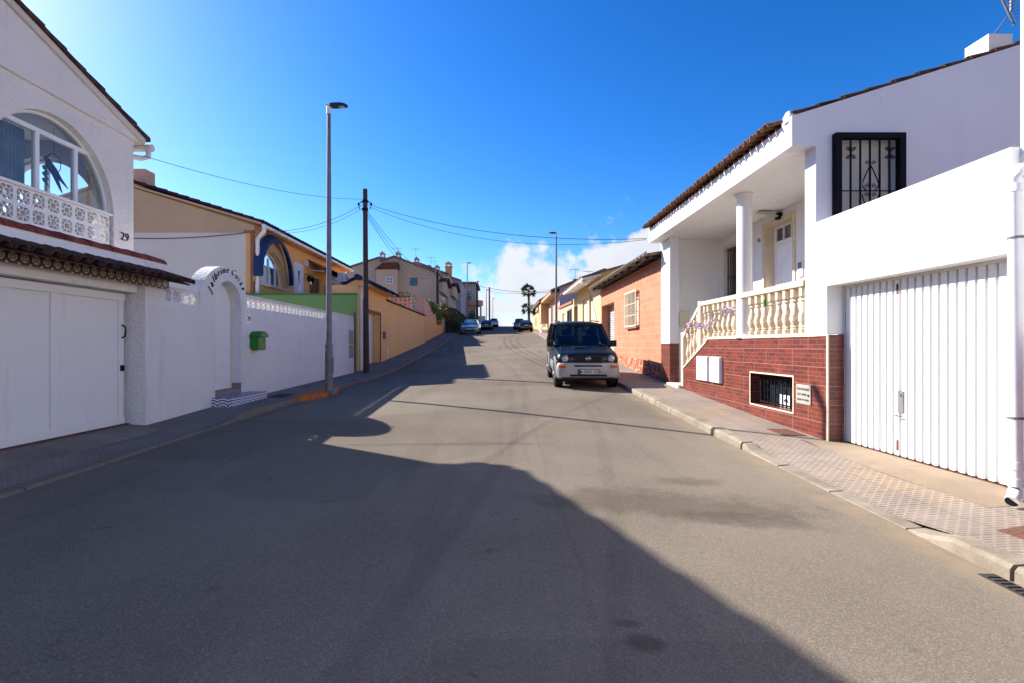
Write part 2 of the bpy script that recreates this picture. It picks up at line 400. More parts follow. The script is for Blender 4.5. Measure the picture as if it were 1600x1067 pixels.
def asphalt():
    t = NT('worn_asphalt'); x, y, z = t.sep(t.P())
    fine = t.noise(210, 2, .7); v = t.new('ShaderNodeTexVoronoi'); v.inputs['Scale'].default_value = 150; t.link(t.P(), v.inputs['Vector'])
    vc = t.sep(v.outputs['Color'])[0]
    base = t.mix(t.ramp(t.noise(.55, 5, .6), .3, .72), (.166,.141,.110), (.216,.184,.145))
    c = t.mix(t.math('MULTIPLY', t.ramp(vc, .55, .95), .5), base, (.36,.30,.235))
    c = t.mix(t.math('MULTIPLY', t.ramp(fine, .50, .36), .6), c, (.045,.042,.041))
    lanes = t.noise(1.0, 4, .6, t.scl((1.6, .10, 1))); c = t.mix(t.math('MULTIPLY', t.ramp(lanes, .52, .75), .35), c, (.085,.075,.068))
    wv = t.new('ShaderNodeVectorMath', operation='ADD'); t.link(t.P(), wv.inputs[0]); nv = t.new('ShaderNodeTexNoise'); nv.inputs['Scale'].default_value = 1.1; nv.inputs['Detail'].default_value = 6; t.link(t.P(), nv.inputs['Vector']); t.link(nv.outputs['Color'], wv.inputs[1])
    cr = t.new('ShaderNodeTexVoronoi', feature='DISTANCE_TO_EDGE'); cr.inputs['Scale'].default_value = .33; t.link(wv.outputs[0], cr.inputs['Vector'])
    crack = t.math('MULTIPLY', t.ramp(cr.outputs['Distance'], .0045, .0015), t.ramp(t.noise(.35, 2), .54, .62)); c = t.mix(t.math('MULTIPLY', crack, .4), c, (.04,.036,.033))
    pv = t.new('ShaderNodeTexVoronoi', distance='CHEBYCHEV'); pv.inputs['Scale'].default_value = .28; t.link(t.P(), pv.inputs['Vector']); pc = t.sep(pv.outputs['Color'])[0]
    c = t.mix(t.math('MULTIPLY', t.math('GREATER_THAN', pc, .72), .16), c, (.075,.066,.058)); c = t.mix(t.math('MULTIPLY', t.math('LESS_THAN', pc, .2), .10), c, (.30,.26,.21))
    spots = t.noise(2.6, 6, .7); c = t.mix(t.math('MULTIPLY', t.ramp(spots, .62, .74), .55), c, (.05,.044,.04))
    wob = t.math('MULTIPLY', t.math('SUBTRACT', t.noise(2.0, 8, .72), .5), 2.6)
    def blot(cx, cy, ax, ay, k, colr, ccc, rot=0.):
        X = t.math('SUBTRACT', x, cx); Y = t.math('SUBTRACT', y, cy)
        if rot:
            X, Y = (t.math('ADD', t.math('MULTIPLY', X, math.cos(rot)), t.math('MULTIPLY', Y, math.sin(rot))),
                    t.math('SUBTRACT', t.math('MULTIPLY', Y, math.cos(rot)), t.math('MULTIPLY', X, math.sin(rot))))
        d = t.math('ADD', t.math('POWER', t.math('ABSOLUTE', t.math('DIVIDE', X, ax)), 2.), t.math('POWER', t.math('ABSOLUTE', t.math('DIVIDE', Y, ay)), 2.))
        m = t.ramp(t.math('ADD', t.math('POWER', d, .5), wob), 1.25, .45)
        return t.mix(t.math('MULTIPLY', m, k), ccc, colr)
    c = blot(1.55, 4.85, 1.25, .40, .5, (.070,.058,.042), c, -.12)
    c = blot(2.2, 4.45, .6, .18, .45, (.066,.054,.040), c, -.2)
    c = blot(2.05, 5.55, .4, .18, .4, (.075,.062,.045), c)
    c = blot(.76, 2.64, .10, .08, .5, (.045,.039,.034), c); c = blot(.70, 2.82, .09, .04, .4, (.05,.043,.038), c)
    c = blot(-.7, 7.2, 1.6, .1, .4, (.08,.07,.06), c, .1)
    c = blot(.6, 15., 1.2, .5, .35, (.10,.085,.07), c)
    # sand gathered along the right-hand kerb
    e = t.ramp(t.math('ADD', x, t.math('MULTIPLY', wob, .22)), 2.95, 3.38); e = t.math('MULTIPLY', e, t.ramp(y, 40., 25.))
    c = t.mix(t.math('MULTIPLY', e, t.ramp(t.noise(3., 5, .65), .3, .65, .25, .75)), c, (.29,.225,.155))
    # seams and curved tyre marks
    def line(xc, w, k, cc):
        m = t.ramp(t.math('ABSOLUTE', t.math('SUBTRACT', x, xc)), w, w*.3); return t.mix(t.math('MULTIPLY', m, k), cc, (.05,.045,.042))
    sx = t.math('ADD', .55, t.math('MULTIPLY', t.math('SUBTRACT', t.noise(.8, 3), .5), .25)); c = line(sx, .03, .10, c)
    for k in (0, 1.3):
        cy = t.math('SUBTRACT', y, 15.); arc = t.math('ADD', 2.0-k, t.math('MULTIPLY', t.math('MULTIPLY', cy, cy), -.009)); c = line(arc, .12, .13, c)
    h = t.math('ADD', vc, t.math('MULTIPLY', fine, .6)); t.bump(h, .55, .006)
    return t.done(c, .95, 0, .05)
M['asphalt'] = asphalt()
def paving(name, base, groove, sand):
    t = NT(name); x, y, z = t.sep(t.P()); vec = t.comb(x, y, 0.)
    b = bricktex(t, vec, .10, .052, .0165, .5, .25)          # short grooves of the ribbed tiles
    j = bricktex(t, vec, .40, .40, .006, 0., .1)
    n = t.noise(1.4, 5, .6); col = t.mix(t.ramp(n, .35, .7), base, dk(base, .78))
    col = t.mix(t.math('MULTIPLY', t.ramp(t.noise(.8, 4, .6), .5, .68), .6), col, sand)
    g = t.math('SUBTRACT', 1., b.outputs['Fac'])
    col = t.mix(t.math('MULTIPLY', g, t.ramp(t.noise(2., 3), .25, .6, .25, .6)), col, groove); col = t.mix(t.math('MULTIPLY', j.outputs['Fac'], .5), col, groove)
    t.bump(b.outputs['Fac'], .5, .008)
    return t.done(col, .9, 0, .2)
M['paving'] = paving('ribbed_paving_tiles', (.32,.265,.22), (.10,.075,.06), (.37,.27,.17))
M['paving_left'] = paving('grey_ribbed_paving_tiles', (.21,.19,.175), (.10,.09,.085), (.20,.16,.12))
def kerbmat():
    t = NT('concrete_kerb_stone'); n = t.noise(2.2, 5, .65); c = t.mix(t.ramp(n, .35, .68), (.28,.24,.19), (.18,.15,.11))
    c = t.mix(t.math('MULTIPLY', t.ramp(t.noise(12, 4), .55, .75), .5), c, (.16,.12,.085)); t.bump(t.noise(40, 4), .5, .01)
    return t.done(c, .9)
M['kerb'] = kerbmat()
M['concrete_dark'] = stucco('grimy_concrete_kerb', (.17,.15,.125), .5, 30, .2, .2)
M['earth'] = stucco('dry_earth', (.26,.19,.12), .5, 8, .2, 0)

# ------------------------------------------------------------------ ground levels
def interp(tab, y):
    if y <= tab[0][0]: return tab[0][1] + (y-tab[0][0])*(tab[1][1]-tab[0][1])/(tab[1][0]-tab[0][0])
    for (a, va), (b, vb) in zip(tab, tab[1:]):
        if y <= b: return va + (vb-va)*(y-a)/(b-a)
    return tab[-1][1]
def smooth(tab, y, w):
    return sum(interp(tab, y + w*k/3) for k in range(-3, 4))/7
FAR = [(50,2.70),(68,3.45),(85,4.30),(100,5.20),(112,5.85),(120,6.05),(140,5.7),(200,2.5),(320,-6.)]
ZL = [(-14,-.28),(0,.10),(4.7,.23),(9,.36),(14,.45),(20,.54),(24,.76),(35,1.50)] + FAR
ZR = [(-14,-.3),(0,0.),(4,.10),(8,.22),(12.4,.41),(13.9,.49),(17,.62),(20,.85),(24,1.12),(36,1.95)] + FAR
XL = [(-14,-4.9),(0,-4.75),(4.7,-4.62),(9,-4.5),(20,-4.3),(35,-4.2),(50,-4.05),(68,-3.4),(85,-2.6),(105,-1.5),(140,-.5),(320,2)]
XR = [(-14,3.4),(36,3.4),(49,3.7),(68,4.3),(85,4.7),(105,5.0),(140,6),(320,9)]
ZWL = [(-14,.1),(0,.36),(5.8,.45),(7.8,.43),(12.1,.53),(16.2,.60),(19.6,.64),(24,.92),(35,1.66)] + [(a,b+.17) for a, b in FAR]
ZWR = [(-14,-.1),(0,.12),(4.6,.24),(7.34,.28),(9.64,.37),(10.8,.435),(12.5,.52),(13.8,.60),(17,.735),(20,.98),(24,1.27),(36,2.10)] + [(a,b+.15) for a, b in FAR]
def zl(y): return smooth(ZL, y, min(3.5, .6+abs(y)*.06))
def zr(y): return smooth(ZR, y, min(3.5, .6+abs(y)*.06))
def xl(y): return smooth(XL, y, 3)
def xr(y): return smooth(XR, y, 3) if y > 30 else 3.4
def zwl(y): return smooth(ZWL, y, min(3, .3+abs(y)*.04))
def zwr(y): return smooth(ZWR, y, min(3, .2+abs(y)*.04))
def khr(y): return .012 + .098*min(1, max(abs(y-5.55)-1.35, 0)/.35) if y < 8 else .11
def khl(y): return .025 + .085*min(1, max(y-8.2, 0)/1.2) if y < 12 else .11
def road_z(X, y):
    t = (X-xl(y))/(xr(y)-xl(y)); return zl(y) + (zr(y)-zl(y))*t + .02*math.sin(PI*min(max(t,0),1))
def wall_l(y): return -5.5 if y < 55 else -5.5 + (xl(y)+1.35+4.0)*.0 + min(4.2, (xl(y)-xl(55)))
def wall_r(y): return max(4.72, xr(y)+1.3)

ys = [-14+.5*i for i in range(70)] + [21+1.*i for i in range(40)] + [61+2*i for i in range(45)] + [155+10*i for i in range(17)]
mb = MB(); mb.grid([[(xl(y)+(xr(y)-xl(y))*k/8 + (-.02 if k == 0 else .02 if k == 8 else 0), y, road_z(xl(y)+(xr(y)-xl(y))*k/8, y)) for k in range(9)] for y in ys])
struct(mb, 'road', M['asphalt'], smooth='all')
mb = MB(); mb.grid([[(xl(y)-.16 - k*(xl(y)-.16-wall_l(y)+.3)/4, y, zl(y)+khl(y)+.004 + k/4*(zwl(y)-zl(y)-khl(y))) for k in range(5)] for y in ys])
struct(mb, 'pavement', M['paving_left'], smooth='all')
mb = MB(); mb.grid([[(xr(y)+.16 + k*(wall_r(y)+.3-xr(y)-.16)/4, y, zr(y)+khr(y)+.004 + k/4*(zwr(y)-zr(y)-khr(y))) for k in range(5)] for y in ys])
struct(mb, 'pavement', M['paving'], smooth='all')
def kerb(xf, zf, hf, sgn):
    mb = MB(); y = -13.
    while y < 130:
        L = random.choice((.9,1.0,1.0)) if y < 60 else 3; g = .012; j = random.uniform(-.008,.008); jz = random.uniform(-.006,.008)
        y0, y1 = y+g, y+L-g; ring = []
        for yy in [y0+(y1-y0)*q/4 for q in range(5)]:
            x, z, h = xf(yy)+j, zf(yy), hf(yy)+jz
            ring.append([(x, yy, z-.15), (x+sgn*.005, yy, z+h-.03), (x+sgn*.03, yy, z+h), (x+sgn*.17, yy, z+h+.008), (x+sgn*.17, yy, z-.15)])
        mb.strip_solid(ring); y += L
    return mb
struct(kerb(xl, zl, khl, -1), 'kerb', M['concrete_dark']); struct(kerb(xr, zr, khr, 1), 'kerb', M['kerb'])
# ground sheet that carries everything, out to the horizon beyond the crest of the hill
def ground_z(X, y):
    zc = interp(ZL, y)-.22
    if y > 300: zc = -6.2
    if y < -10: zc = -.5
    return zc - (0 if abs(X) < 60 else (abs(X)-60)*.02 if zc > -6 else 0)
gy = [-400,-120,-40,-10,0,5,10,15,20,25,30,36,43,50,60,68,76,85,93,100,106,112,116,120,128,140,160,200,250,320,600,1500,4000]
gx = [-3000,-800,-200,-60,-25,-12,-5,0,5,12,25,60,200,800,3000]
mb = MB(); mb.grid([[(x, y, max(ground_z(x, y), -9)) for x in gx] for y in gy]); struct(mb, 'ground', M['earth'], smooth='all')
def pz_l(x, y): return zl(y)+khl(y)+.004 + (xl(y)-.16-x)/(xl(y)-.16-wall_l(y)+.3)*(zwl(y)-zl(y)-khl(y))
def pz_r(x, y): return zr(y)+khr(y)+.004 + (x-xr(y)-.16)/(wall_r(y)+.3-xr(y)-.16)*(zwr(y)-zr(y)-khr(y))
# ochre concrete strips in front of both garage doors
mb = MB(); mb.grid([[(4.36+.03*math.sin(y*3), y, pz_r(4.36,y)+.003), (4.58, y, pz_r(4.58,y)+.004+min(1,(y-4.6)/.5)*max(.262-pz_r(4.58,y),0)), (4.99, y, pz_r(4.7,y)+.004+min(1,(y-4.6)/.4)*(.278-pz_r(4.7,y)))] for y in [4.6+.2*i for i in range(15)]])
struct(mb, 'garage_ramp', M['ochre_concrete'], smooth='all')
mb = MB(); mb.grid([[(-5.12+.04*math.sin(y*2), y, pz_l(-5.12,y)+.003), (-5.5, y, .425), (-5.86, y, .435)] for y in [2.2+.4*i for i in range(15)]])
struct(mb, 'garage_ramp', M['concrete'], smooth='all')
mb = MB(); pts = []
for i in range(9):                                           # orange painted kerb bulge round the lamp foot
    y = 11.4+.33*i; b = .30*math.sin(PI*i/8); pts.append([(xl(y)+b+.02, y, zl(y)-.1), (xl(y)+b+.02, y, zl(y)+.125), (xl(y)+b-.03, y, zl(y)+.14), (xl(y)-.2, y, zl(y)+.142), (xl(y)-.2, y, zl(y)-.1)])
mb.strip_solid(pts); struct(mb, 'painted_kerb', M['orange_kerb'])

# ------------------------------------------------------------------ shared pieces
def barrel_roof(mb, o, a, s, length, slope, pitch=.21, row=.36, r=.085, n=6):
    """rows of half-round tiles: o eave corner, a unit vector along the eave, s unit vector up the slope"""
    o = Vector(o); a = Vector(a); s = Vector(s); nn = a.cross(s).normalized()
    if nn.z < 0: nn = -nn
    nc = max(1, round(length/pitch)); p = length/nc; nr = max(1, round(slope/row)); h = slope/nr
    for i in range(nc):
        for j in range(nr):
            c0 = o + a*(p*(i+.5)+random.uniform(-.008,.008)) + s*(h*j-.03+random.uniform(-.012,.012)) + nn*(.022+random.uniform(0,.01)); c1 = c0 + s*(h+.05) - nn*.02
            vs = []
            for c, rr in ((c0, r), (c1, r*.86)):
                for q in (1., .82):
                    for k in range(n+1):
                        t = PI*k/n; vs.append(c + a*math.cos(t)*rr*q + nn*math.sin(t)*rr*q)
            m = n+1; fs = []
            for k in range(n):
                fs += [(k, k+1, 2*m+k+1, 2*m+k), (m+k, 3*m+k, 3*m+k+1, m+k+1), (k, m+k, m+k+1, k+1)]
            mb.add(vs, fs)
def block_screen(mb, o, a, up, nrm, cols, rows, s=.25, t=.08):
    """pierced decorative blocks: o lower corner of the front face, a along, up, nrm outward"""
    o = Vector(o); a = Vector(a); up = Vector(up); n = Vector(nrm)
    def pl(c, w, h, rot=0, d=t):
        ax = a*math.cos(rot)+up*math.sin(rot); ay = -a*math.sin(rot)+up*math.cos(rot)
        mb.obox(c - n*(t/2), ax*w/2, ay*h/2, n*d/2)
    f = .027*s/.25
    for i in range(cols):
        for j in range(rows):
            c = o + a*(s*(i+.5)) + up*(s*(j+.5))
            pl(c+up*(s/2-f/2), s-.004, f); pl(c-up*(s/2-f/2), s-.004, f); pl(c+a*(s/2-f/2), f, s-2*f); pl(c-a*(s/2-f/2), f, s-2*f)
            k = s*.21
            for q in range(8):
                ang = q*PI/4; d = a*math.cos(ang)+up*math.sin(ang)
                pl(c+d*k, s*.055, s*.15, ang, t*.98)
                L = (s/2-f) if q % 2 == 0 else (s/2-f)*1.36
                if q % 2 == 0: pl(c+d*((k+L)/2), L-k+.01, s*.06, ang, t*.9)
                else: pl(c+d*(L*.97), s*.07, s*.10, ang, t*.96); pl(c+d*((k+L*.93)/2), L*.93-k, s*.05, ang, t*.88)
def sag(a, b, d, n=14):
    a = Vector(a); b = Vector(b); return [a.lerp(b, i/n) - Vector((0,0,d*4*(i/n)*(1-i/n))) for i in range(n+1)]
def cable(pts, r, label):
    mb = MB(); mb.tube(pts, r, 5); o = mb.build('overhead_cable', M['cable'], smooth='all'); return tag(o, label, 'cable', 'overhead cables across the street')
# ================================================================== LEFT SIDE
# ---- white house with the arched porch window
HX = -7.0
hz = lambda y: 5.76 + .326*(10.0-y)                       # verge line of the gable roof
house = thing('white_gabled_house', 'white stucco house with arched glazed porch and the number 29, nearest on the left', 'house', (-10, 5, .3))
RID = 3.6
arch = arch_loop(8.1, 1.2, 2.75, 3.95, 1.33, 26)
mb = MB()
mb.prism([[(-3,.2),(9.8,.2),(9.8,5.66),(9.75,5.72),(RID,hz(RID)-.18),(-3,hz(RID)-.18-.326*6.6)], arch], 'x', HX-.30, HX)
mb.prism([[(-15.5,.2),(HX-.302,.2),(HX-.302,5.6),(-15.5,5.6)], [(p[0],p[1]) for p in arch_loop(-8.5, 1.05, 2.75, 3.95, 1.2, 24)]], 'y', 9.5, 9.8)
mb.box(-15.5, -15.2, -3, 9.498, .2, 5.5)
walls = mb.build('wall', M['warm_white'], house)
mb = MB()                                                 # gable panel standing a little proud above the string line
mb.prism([[(-3,5.56),(10.00,5.56),(10.04,5.70),(RID,hz(RID)-.10),(-3,hz(RID)-.10-.326*6.6)]], 'x', HX-.25, HX+.045)
mb.build('gable_panel', M['warm_white'], house)
mb = MB(); mb.bar((HX+.06,-2,hz(RID)-.17-.326*5.6),(HX+.06,RID,hz(RID)-.15),.07,.11); mb.bar((HX+.06,RID,hz(RID)-.14),(HX+.06,10.0,hz(10.0)-.14),.07,.11)
mb.build('verge_board', M['band'], house)
mb = MB(); sl = Vector((0,-1,.326)).normalized()
mb.prism([[(-3,hz(RID)-.09-.326*6.6),(RID,hz(RID)-.09),(10.08,hz(10.08)-.09),(10.08,hz(10.08)-.03),(RID,hz(RID)-.03),(-3,hz(RID)-.03-.326*6.6)]], 'x', -15.6, HX+.14)
roof = mb.build('roof', M['tile_dark'], house)
mb = MB(); barrel_roof(mb, (HX+.12,10.10,hz(10.10)-.03), (-1,0,0), sl, 8.4, 7.0, .24, .42, .10)
mb.build('roof_tiles', M['tile_dark'], roof, smooth=50)
mb = MB(); mb.tube([(-15,10.10,5.54),(HX+.16,10.10,5.54)], .075, 10); mb.tube([(HX+.08,10.10,5.50),(HX+.08,10.10,5.36),(HX+.02,10.0,5.30),(HX-.1,9.85,5.28)], .05, 8)
mb.build('gutter', M['gutter'], house, smooth=50)
mb = MB(); mb.box(-15.5, HX-.3, 4.0, 9.5, 2.62, 2.74); mb.build('porch_floor', M['stone_grey'], house)
mb = MB(); mb.box(-15.2, HX-.3, -2.9, 9.5, 5.45, 5.55); mb.build('porch_ceiling', M['white_smooth'], house)
mb = MB(); mb.box(-10.3, HX-.30, 6.5, 6.62, 2.74, 5.45); mb.box(-10.42, -10.3, 6.5, 9.5, 2.74, 5.45); mb.build('porch_back_wall', M['beige_wall'], house)
# arched window
def arch_frame(cy, a, zs, b, w, d0, d1, z0):
    mb = MB(); out = [(cy+a*math.cos(t), zs+b*math.sin(t)) for t in [PI*i/24 for i in range(25)]]
    inn = [(cy+(a-w)*math.cos(t), zs+(b-w)*math.sin(t)) for t in [PI*i/24 for i in range(25)]]
    mb.prism([[(cy+a,z0)]+out+[(cy-a,z0)]+[(cy-a+w,z0)]+inn[::-1]+[(cy+a-w,z0)]], 'x', d0, d1); return mb
win = arch_frame(8.1, 1.195, 3.95, 1.325, .045, HX-.17, HX-.11, 3.95)
win.box(HX-.17, HX-.11, 6.95, 9.25, 3.955, 4.03); win.box(HX-.172, HX-.108, 7.05, 8.95, 4.93, 5.0)
for y in (7.16, 7.88, 8.60): win.box(HX-.174, HX-.106, y-.035, y+.035, 4.03, 4.95)
wf = win.build('window', M['white_metal'], house)
mb = MB(); mb.prism([[(9.24,4.03)]+[(8.1+1.15*math.cos(PI*i/24), 3.95+1.28*math.sin(PI*i/24)) for i in range(1,24)]+[(6.96,4.03)]], 'x', HX-.143, HX-.137); mb.build('pane', M['glass'], wf)
mb = MB(); rows = [[], []]
for i in range(49):
    y = 7.20+.62*i/48
    for k, z in enumerate((4.04, 4.93)): rows[k].append((HX-.24+.022*math.sin(i*1.3), y, z))
mb.grid(rows); mb.grid([[(p[0]-.006, p[1], p[2]) for p in r] for r in rows]); mb.build('curtain', M['curtain'], wf, smooth='all')
mb = MB(); mb.prism([[(p[0],p[1]) for p in arch_loop(-8.5, 1.03, 3.98, 4.0, 1.15, 24)], [(p[0],p[1]) for p in arch_loop(-8.5, .98, 4.03, 4.0, 1.10, 24)]], 'y', 9.6, 9.66); mb.box(-8.53,-8.47,9.6,9.66,4.03,5.08)
mb.build('window', M['white_metal'], house)
# pierced block parapet
mb = MB(); block_screen(mb, (HX-.04, 6.93, 2.95), (0,1,0), (0,0,1), (1,0,0), 9, 4, .257, .05); mb.build('block_parapet', M['white_smooth'], house)
mb = MB(); mb.box(HX-.16, HX+.0, 6.91, 9.29, 3.982, 4.03); mb.build('parapet_coping', M['white_smooth'], house, bevel=.01)
text_part('house_number', [('29', .215, (HX+.006, 9.56, 3.60), (0,1,0), (0,0,1), .05, -.006)], M['lettering'], house, .02)
# parrot ornament hanging behind the pane
b = thing('hanging_parrot_ornament', 'flat red and green parrot ornament hanging on a ring behind the arched window', 'ornament', (HX-.3, 8.25, 4.6))
yb, zb, xb = 8.36, 4.52, HX-.27
mb = MB(); mb.tube([(xb, yb+.13*math.cos(t), zb+.10+.15*math.sin(t)) for t in [2*PI*i/20 for i in range(21)]], .006, 5, cap=False); mb.tube([(xb,yb,zb+.24),(xb,yb,5.2)], .003, 4); mb.build('ring', M['iron'], b)
mb = MB(); mb.prism([[(yb-.19,zb+.13),(yb-.14,zb+.17),(yb-.08,zb+.13),(yb+.05,zb+.02),(yb+.14,zb-.10),(yb+.28,zb-.24),(yb+.24,zb-.22),(yb+.08,zb-.13),(yb+.16,zb-.34),(yb+.10,zb-.28),(yb-.03,zb-.10),(yb-.12,zb-.02),(yb-.15,zb+.09)]], 'x', xb-.008, xb+.008); mb.build('parrot_body', plain('red_green_parrot_enamel', (.10,.035,.03), .5, var=.5, scale=9), b)
mb = MB()
for k in range(6): mb.obox((xb, yb-.17+.03*(k%2), zb-.02-.05*k), (.006,0,0), (0,.035,.02*(-1)**k), (0,-.015,.025))
mb.build('leaf_spray', M['dkgreen'], b)

# ---- garage front: sliding gate, lintel, tiled canopy
gar = thing('garage_front', 'white garage front with tiled canopy and wide panelled gate', 'garage', (-5.7, 5, .43))
mb = MB(); mb.box(-6.05, -5.5, 7.955, 8.45, .2, 2.95); mb.box(-6.05, -5.52, 2.2, 7.955, 2.60, 2.95); mb.box(-6.05, -5.5, .8, 2.2, .2, 2.95)
mb.build('wall', M['white_rough'], gar)
mb = MB(); mb.box(-5.98, -5.62, 2.2, 7.953, 2.46, 2.598); mb.build('lintel', M['white_smooth'], gar, bevel=.01)
mb = MB(); mb.box(-5.50, -5.44, .6, 8.44, 2.565, 2.735); mb.build('tile_frieze', M['azulejo'], gar)
mb = MB(); mb.prism([[(-6.05,2.951),(-5.53,2.951),(-5.50,2.80),(-5.49,2.80),(-5.52,3.0),(-6.05,3.0)]], 'y', .5, 8.46); cano = mb.build('canopy', M['white_smooth'], gar)
mb = MB(); mb.prism([[(-5.47,2.745),(-5.10,2.63),(-5.10,2.65),(-5.47,2.81)]], 'y', .5, 8.45); mb.build('canopy_underlay', M['tile_dark'], cano)
mb = MB(); barrel_roof(mb, (-5.04,.5,2.635), (0,1,0), Vector((-.45,0,.165)).normalized(), 7.96, .46, .20, .48, .078, 8)
mb.build('canopy_tiles', M['tile_dark'], cano, smooth=50)
mb = MB(); y = .5
while y < 8.4:
    L = .40; vs = [(-5.66 + (.17 if e == 0 else .15)*math.cos(PI*k/8), yy, 2.985 + (.115 if e == 0 else .10)*math.sin(PI*k/8)) for e, yy in ((0,y),(1,min(y+L+.03, 8.5))) for k in range(9)]
    mb.add(vs, [(k, k+1, 9+k+1, 9+k) for k in range(8)] + [tuple(range(9)), tuple(range(9,18))]); y += L
mb.build('ridge_tiles', M['tile_red'], cano, smooth=40)
mb = MB(); mb.box(-5.83, -5.80, 2.25, 7.90, .47, 2.44)
gate = mb.build('garage_gate', M['gate_paint'], gar)
mb = MB()
for y in (2.28, 4.9, 6.60, 7.78): mb.box(-5.80, -5.775, y, y+.10, .47, 2.44)
for z in (.46, 2.33): mb.box(-5.80, -5.772, 2.25, 7.90, z, z+.11)
mb.build('gate_frame', M['white_metal'], gate, bevel=.006)
mb = MB(); mb.tube([(-5.77,7.83,1.96),(-5.72,7.83,1.93),(-5.71,7.83,1.86),(-5.72,7.83,1.79),(-5.77,7.83,1.76)], .011, 6); mb.build('handle', M['iron'], gate)
mb = MB(); mb.box(-5.775,-5.75,7.80,7.86,1.27,1.36); mb.build('lock', M['iron'], gate)
mb = MB(); mb.box(-5.86,-5.74,2.2,7.95,.425,.455); mb.build('rail', M['rust'], gate)

# ---- garden wall with arched door and pierced block frieze
gw = thing('garden_wall', 'long white stucco garden wall with arched doorway and pierced block frieze', 'wall', (-5.5, 13, .5))
mb = MB()
hump = [(10.3+.94*math.cos(t), 2.28+.94*math.sin(t)) for t in [math.radians(24 + 132*i/26) for i in range(27)]]
outl = [(8.452,.2),(19.5,.2),(19.5,2.46),(11.17,2.46)] + [(11.17,2.66)] + hump + [(9.43,2.66),(9.43,2.36),(8.452,2.36)]
dy = 10.42
mb.prism([outl, [(dy-.51,.3),(dy+.51,.3)] + ellipse(dy, 2.44, .51, .51, 0, PI, 18)], 'x', -5.78, -5.5)
mb.box(-5.66,-5.52,11.172,19.5,2.708,2.752); mb.box(-5.66,-5.52,8.452,9.428,2.605,2.635); mb.box(-5.77,-5.505,19.40,19.5,2.462,2.70)
mb.build('wall', M['white_rough'], gw)
mb = MB(); block_screen(mb, (-5.55, 11.18, 2.46), (0,1,0), (0,0,1), (1,0,0), 33, 1, .249, .056); block_screen(mb, (-5.55, 8.45, 2.36), (0,1,0), (0,0,1), (1,0,0), 4, 1, .245, .056)
mb.build('block_frieze', M['white_smooth'], gw)
mb = MB(); mb.prism([[(dy-.505,.76),(dy+.505,.76)] + ellipse(dy, 2.44, .505, .505, 0, PI, 18)], 'x', -5.765, -5.715); dr = mb.build('arched_door', M['white_metal'], gw)
mb = MB(); mb.tube([(-5.712, dy+.475, .8)] + [(-5.712, y, z) for y, z in ellipse(dy, 2.44, .475, .475, 0, PI, 16)] + [(-5.712, dy-.475, .8)], .012, 5); mb.build('door_seal', M['cream_trim'], dr)
mb = MB(); mb.box(-5.77,-5.505,dy-.508,dy+.508,.40,.755); mb.box(-5.70,-5.508,dy+.495,dy+.509,.757,.87); mb.build('threshold', M['stone_grey'], gw)
name = 'Jalbrine Culás'; items = []
wid = {'J':.8,' ':.45,'l':.5,'i':.5,'r':.8,'b':1,'s':.9,'a':1,'n':1.05,'e':1,'C':1.25,'u':1,'á':1}
tot = sum(wid.get(c,1) for c in name); acc = 0
for c in name:
    w = wid.get(c,1); ang = math.radians(164 - 132*(acc+w/2)/tot); acc += w
    if c == ' ': continue
    R = .665; d = (math.cos(ang), math.sin(ang))
    items.append((c, .205, (-5.485, dy-.03+R*d[0], 2.44+R*d[1]), (0, d[1], -d[0]), (0, d[0], d[1]), .32, -.028))
text_part('name_lettering', items, M['lettering'], gw, .02)
mb = MB(); mb.box(-5.5,-5.49,11.13,11.33,2.13,2.34); pl = mb.build('number_tile', M['white_pvc'], gw)
text_part('numeral', [('24', .15, (-5.486, 11.23, 2.185), (0,1,0), (0,0,1), 0)], M['lettering'], pl, .006)
mb = MB()
for z in (1.22, 1.72): mb.box(-5.5,-5.47,18.75,19.25,z,z+.48); mb.box(-5.468,-5.46,18.79,18.81,z+.2,z+.28)
mb.build('meter_doors', plain('grey_beige_meter_doors', (.30,.26,.24), .6), gw, bevel=.005)
mb = MB(); mb.box(-5.5,-5.46,19.4,19.5,.2,2.9); mb.build('corner_pipe', M['brown_metal'], gw)
mb = MB(); mb.box(-5.499,-5.10,9.78,11.25,.35,.66); st = mb.build('door_step', M['bluetile'], None, bevel=.006); tag(st, 'doorstep faced with blue and white patterned tiles below the arched door', 'step')

mbx = thing('mailbox', 'green plastic mailbox with peaked lid on the white garden wall', 'mailbox', (-5.4, 11.45, 1.55))
mb = MB(); mb.prism([[(-5.5,1.60),(-5.36,1.56),(-5.30,1.57),(-5.30,1.84),(-5.5,1.86)]], 'y', 11.28, 11.64); mb.build('box', M['green_plastic'], mbx, bevel=.012)
mb = MB(); mb.prism([[(11.25,1.83),(11.25,1.86),(11.33,1.94),(11.46,1.965),(11.59,1.94),(11.67,1.86),(11.67,1.83)]], 'x', -5.5, -5.25); mb.build('lid', M['green_plastic'], mbx, bevel=.012)
mb = MB(); mb.lathe([(.012,0),(.012,.01)], (-5.30,11.46,1.64), 8, 'x'); mb.build('lock', M['paper'], mbx)

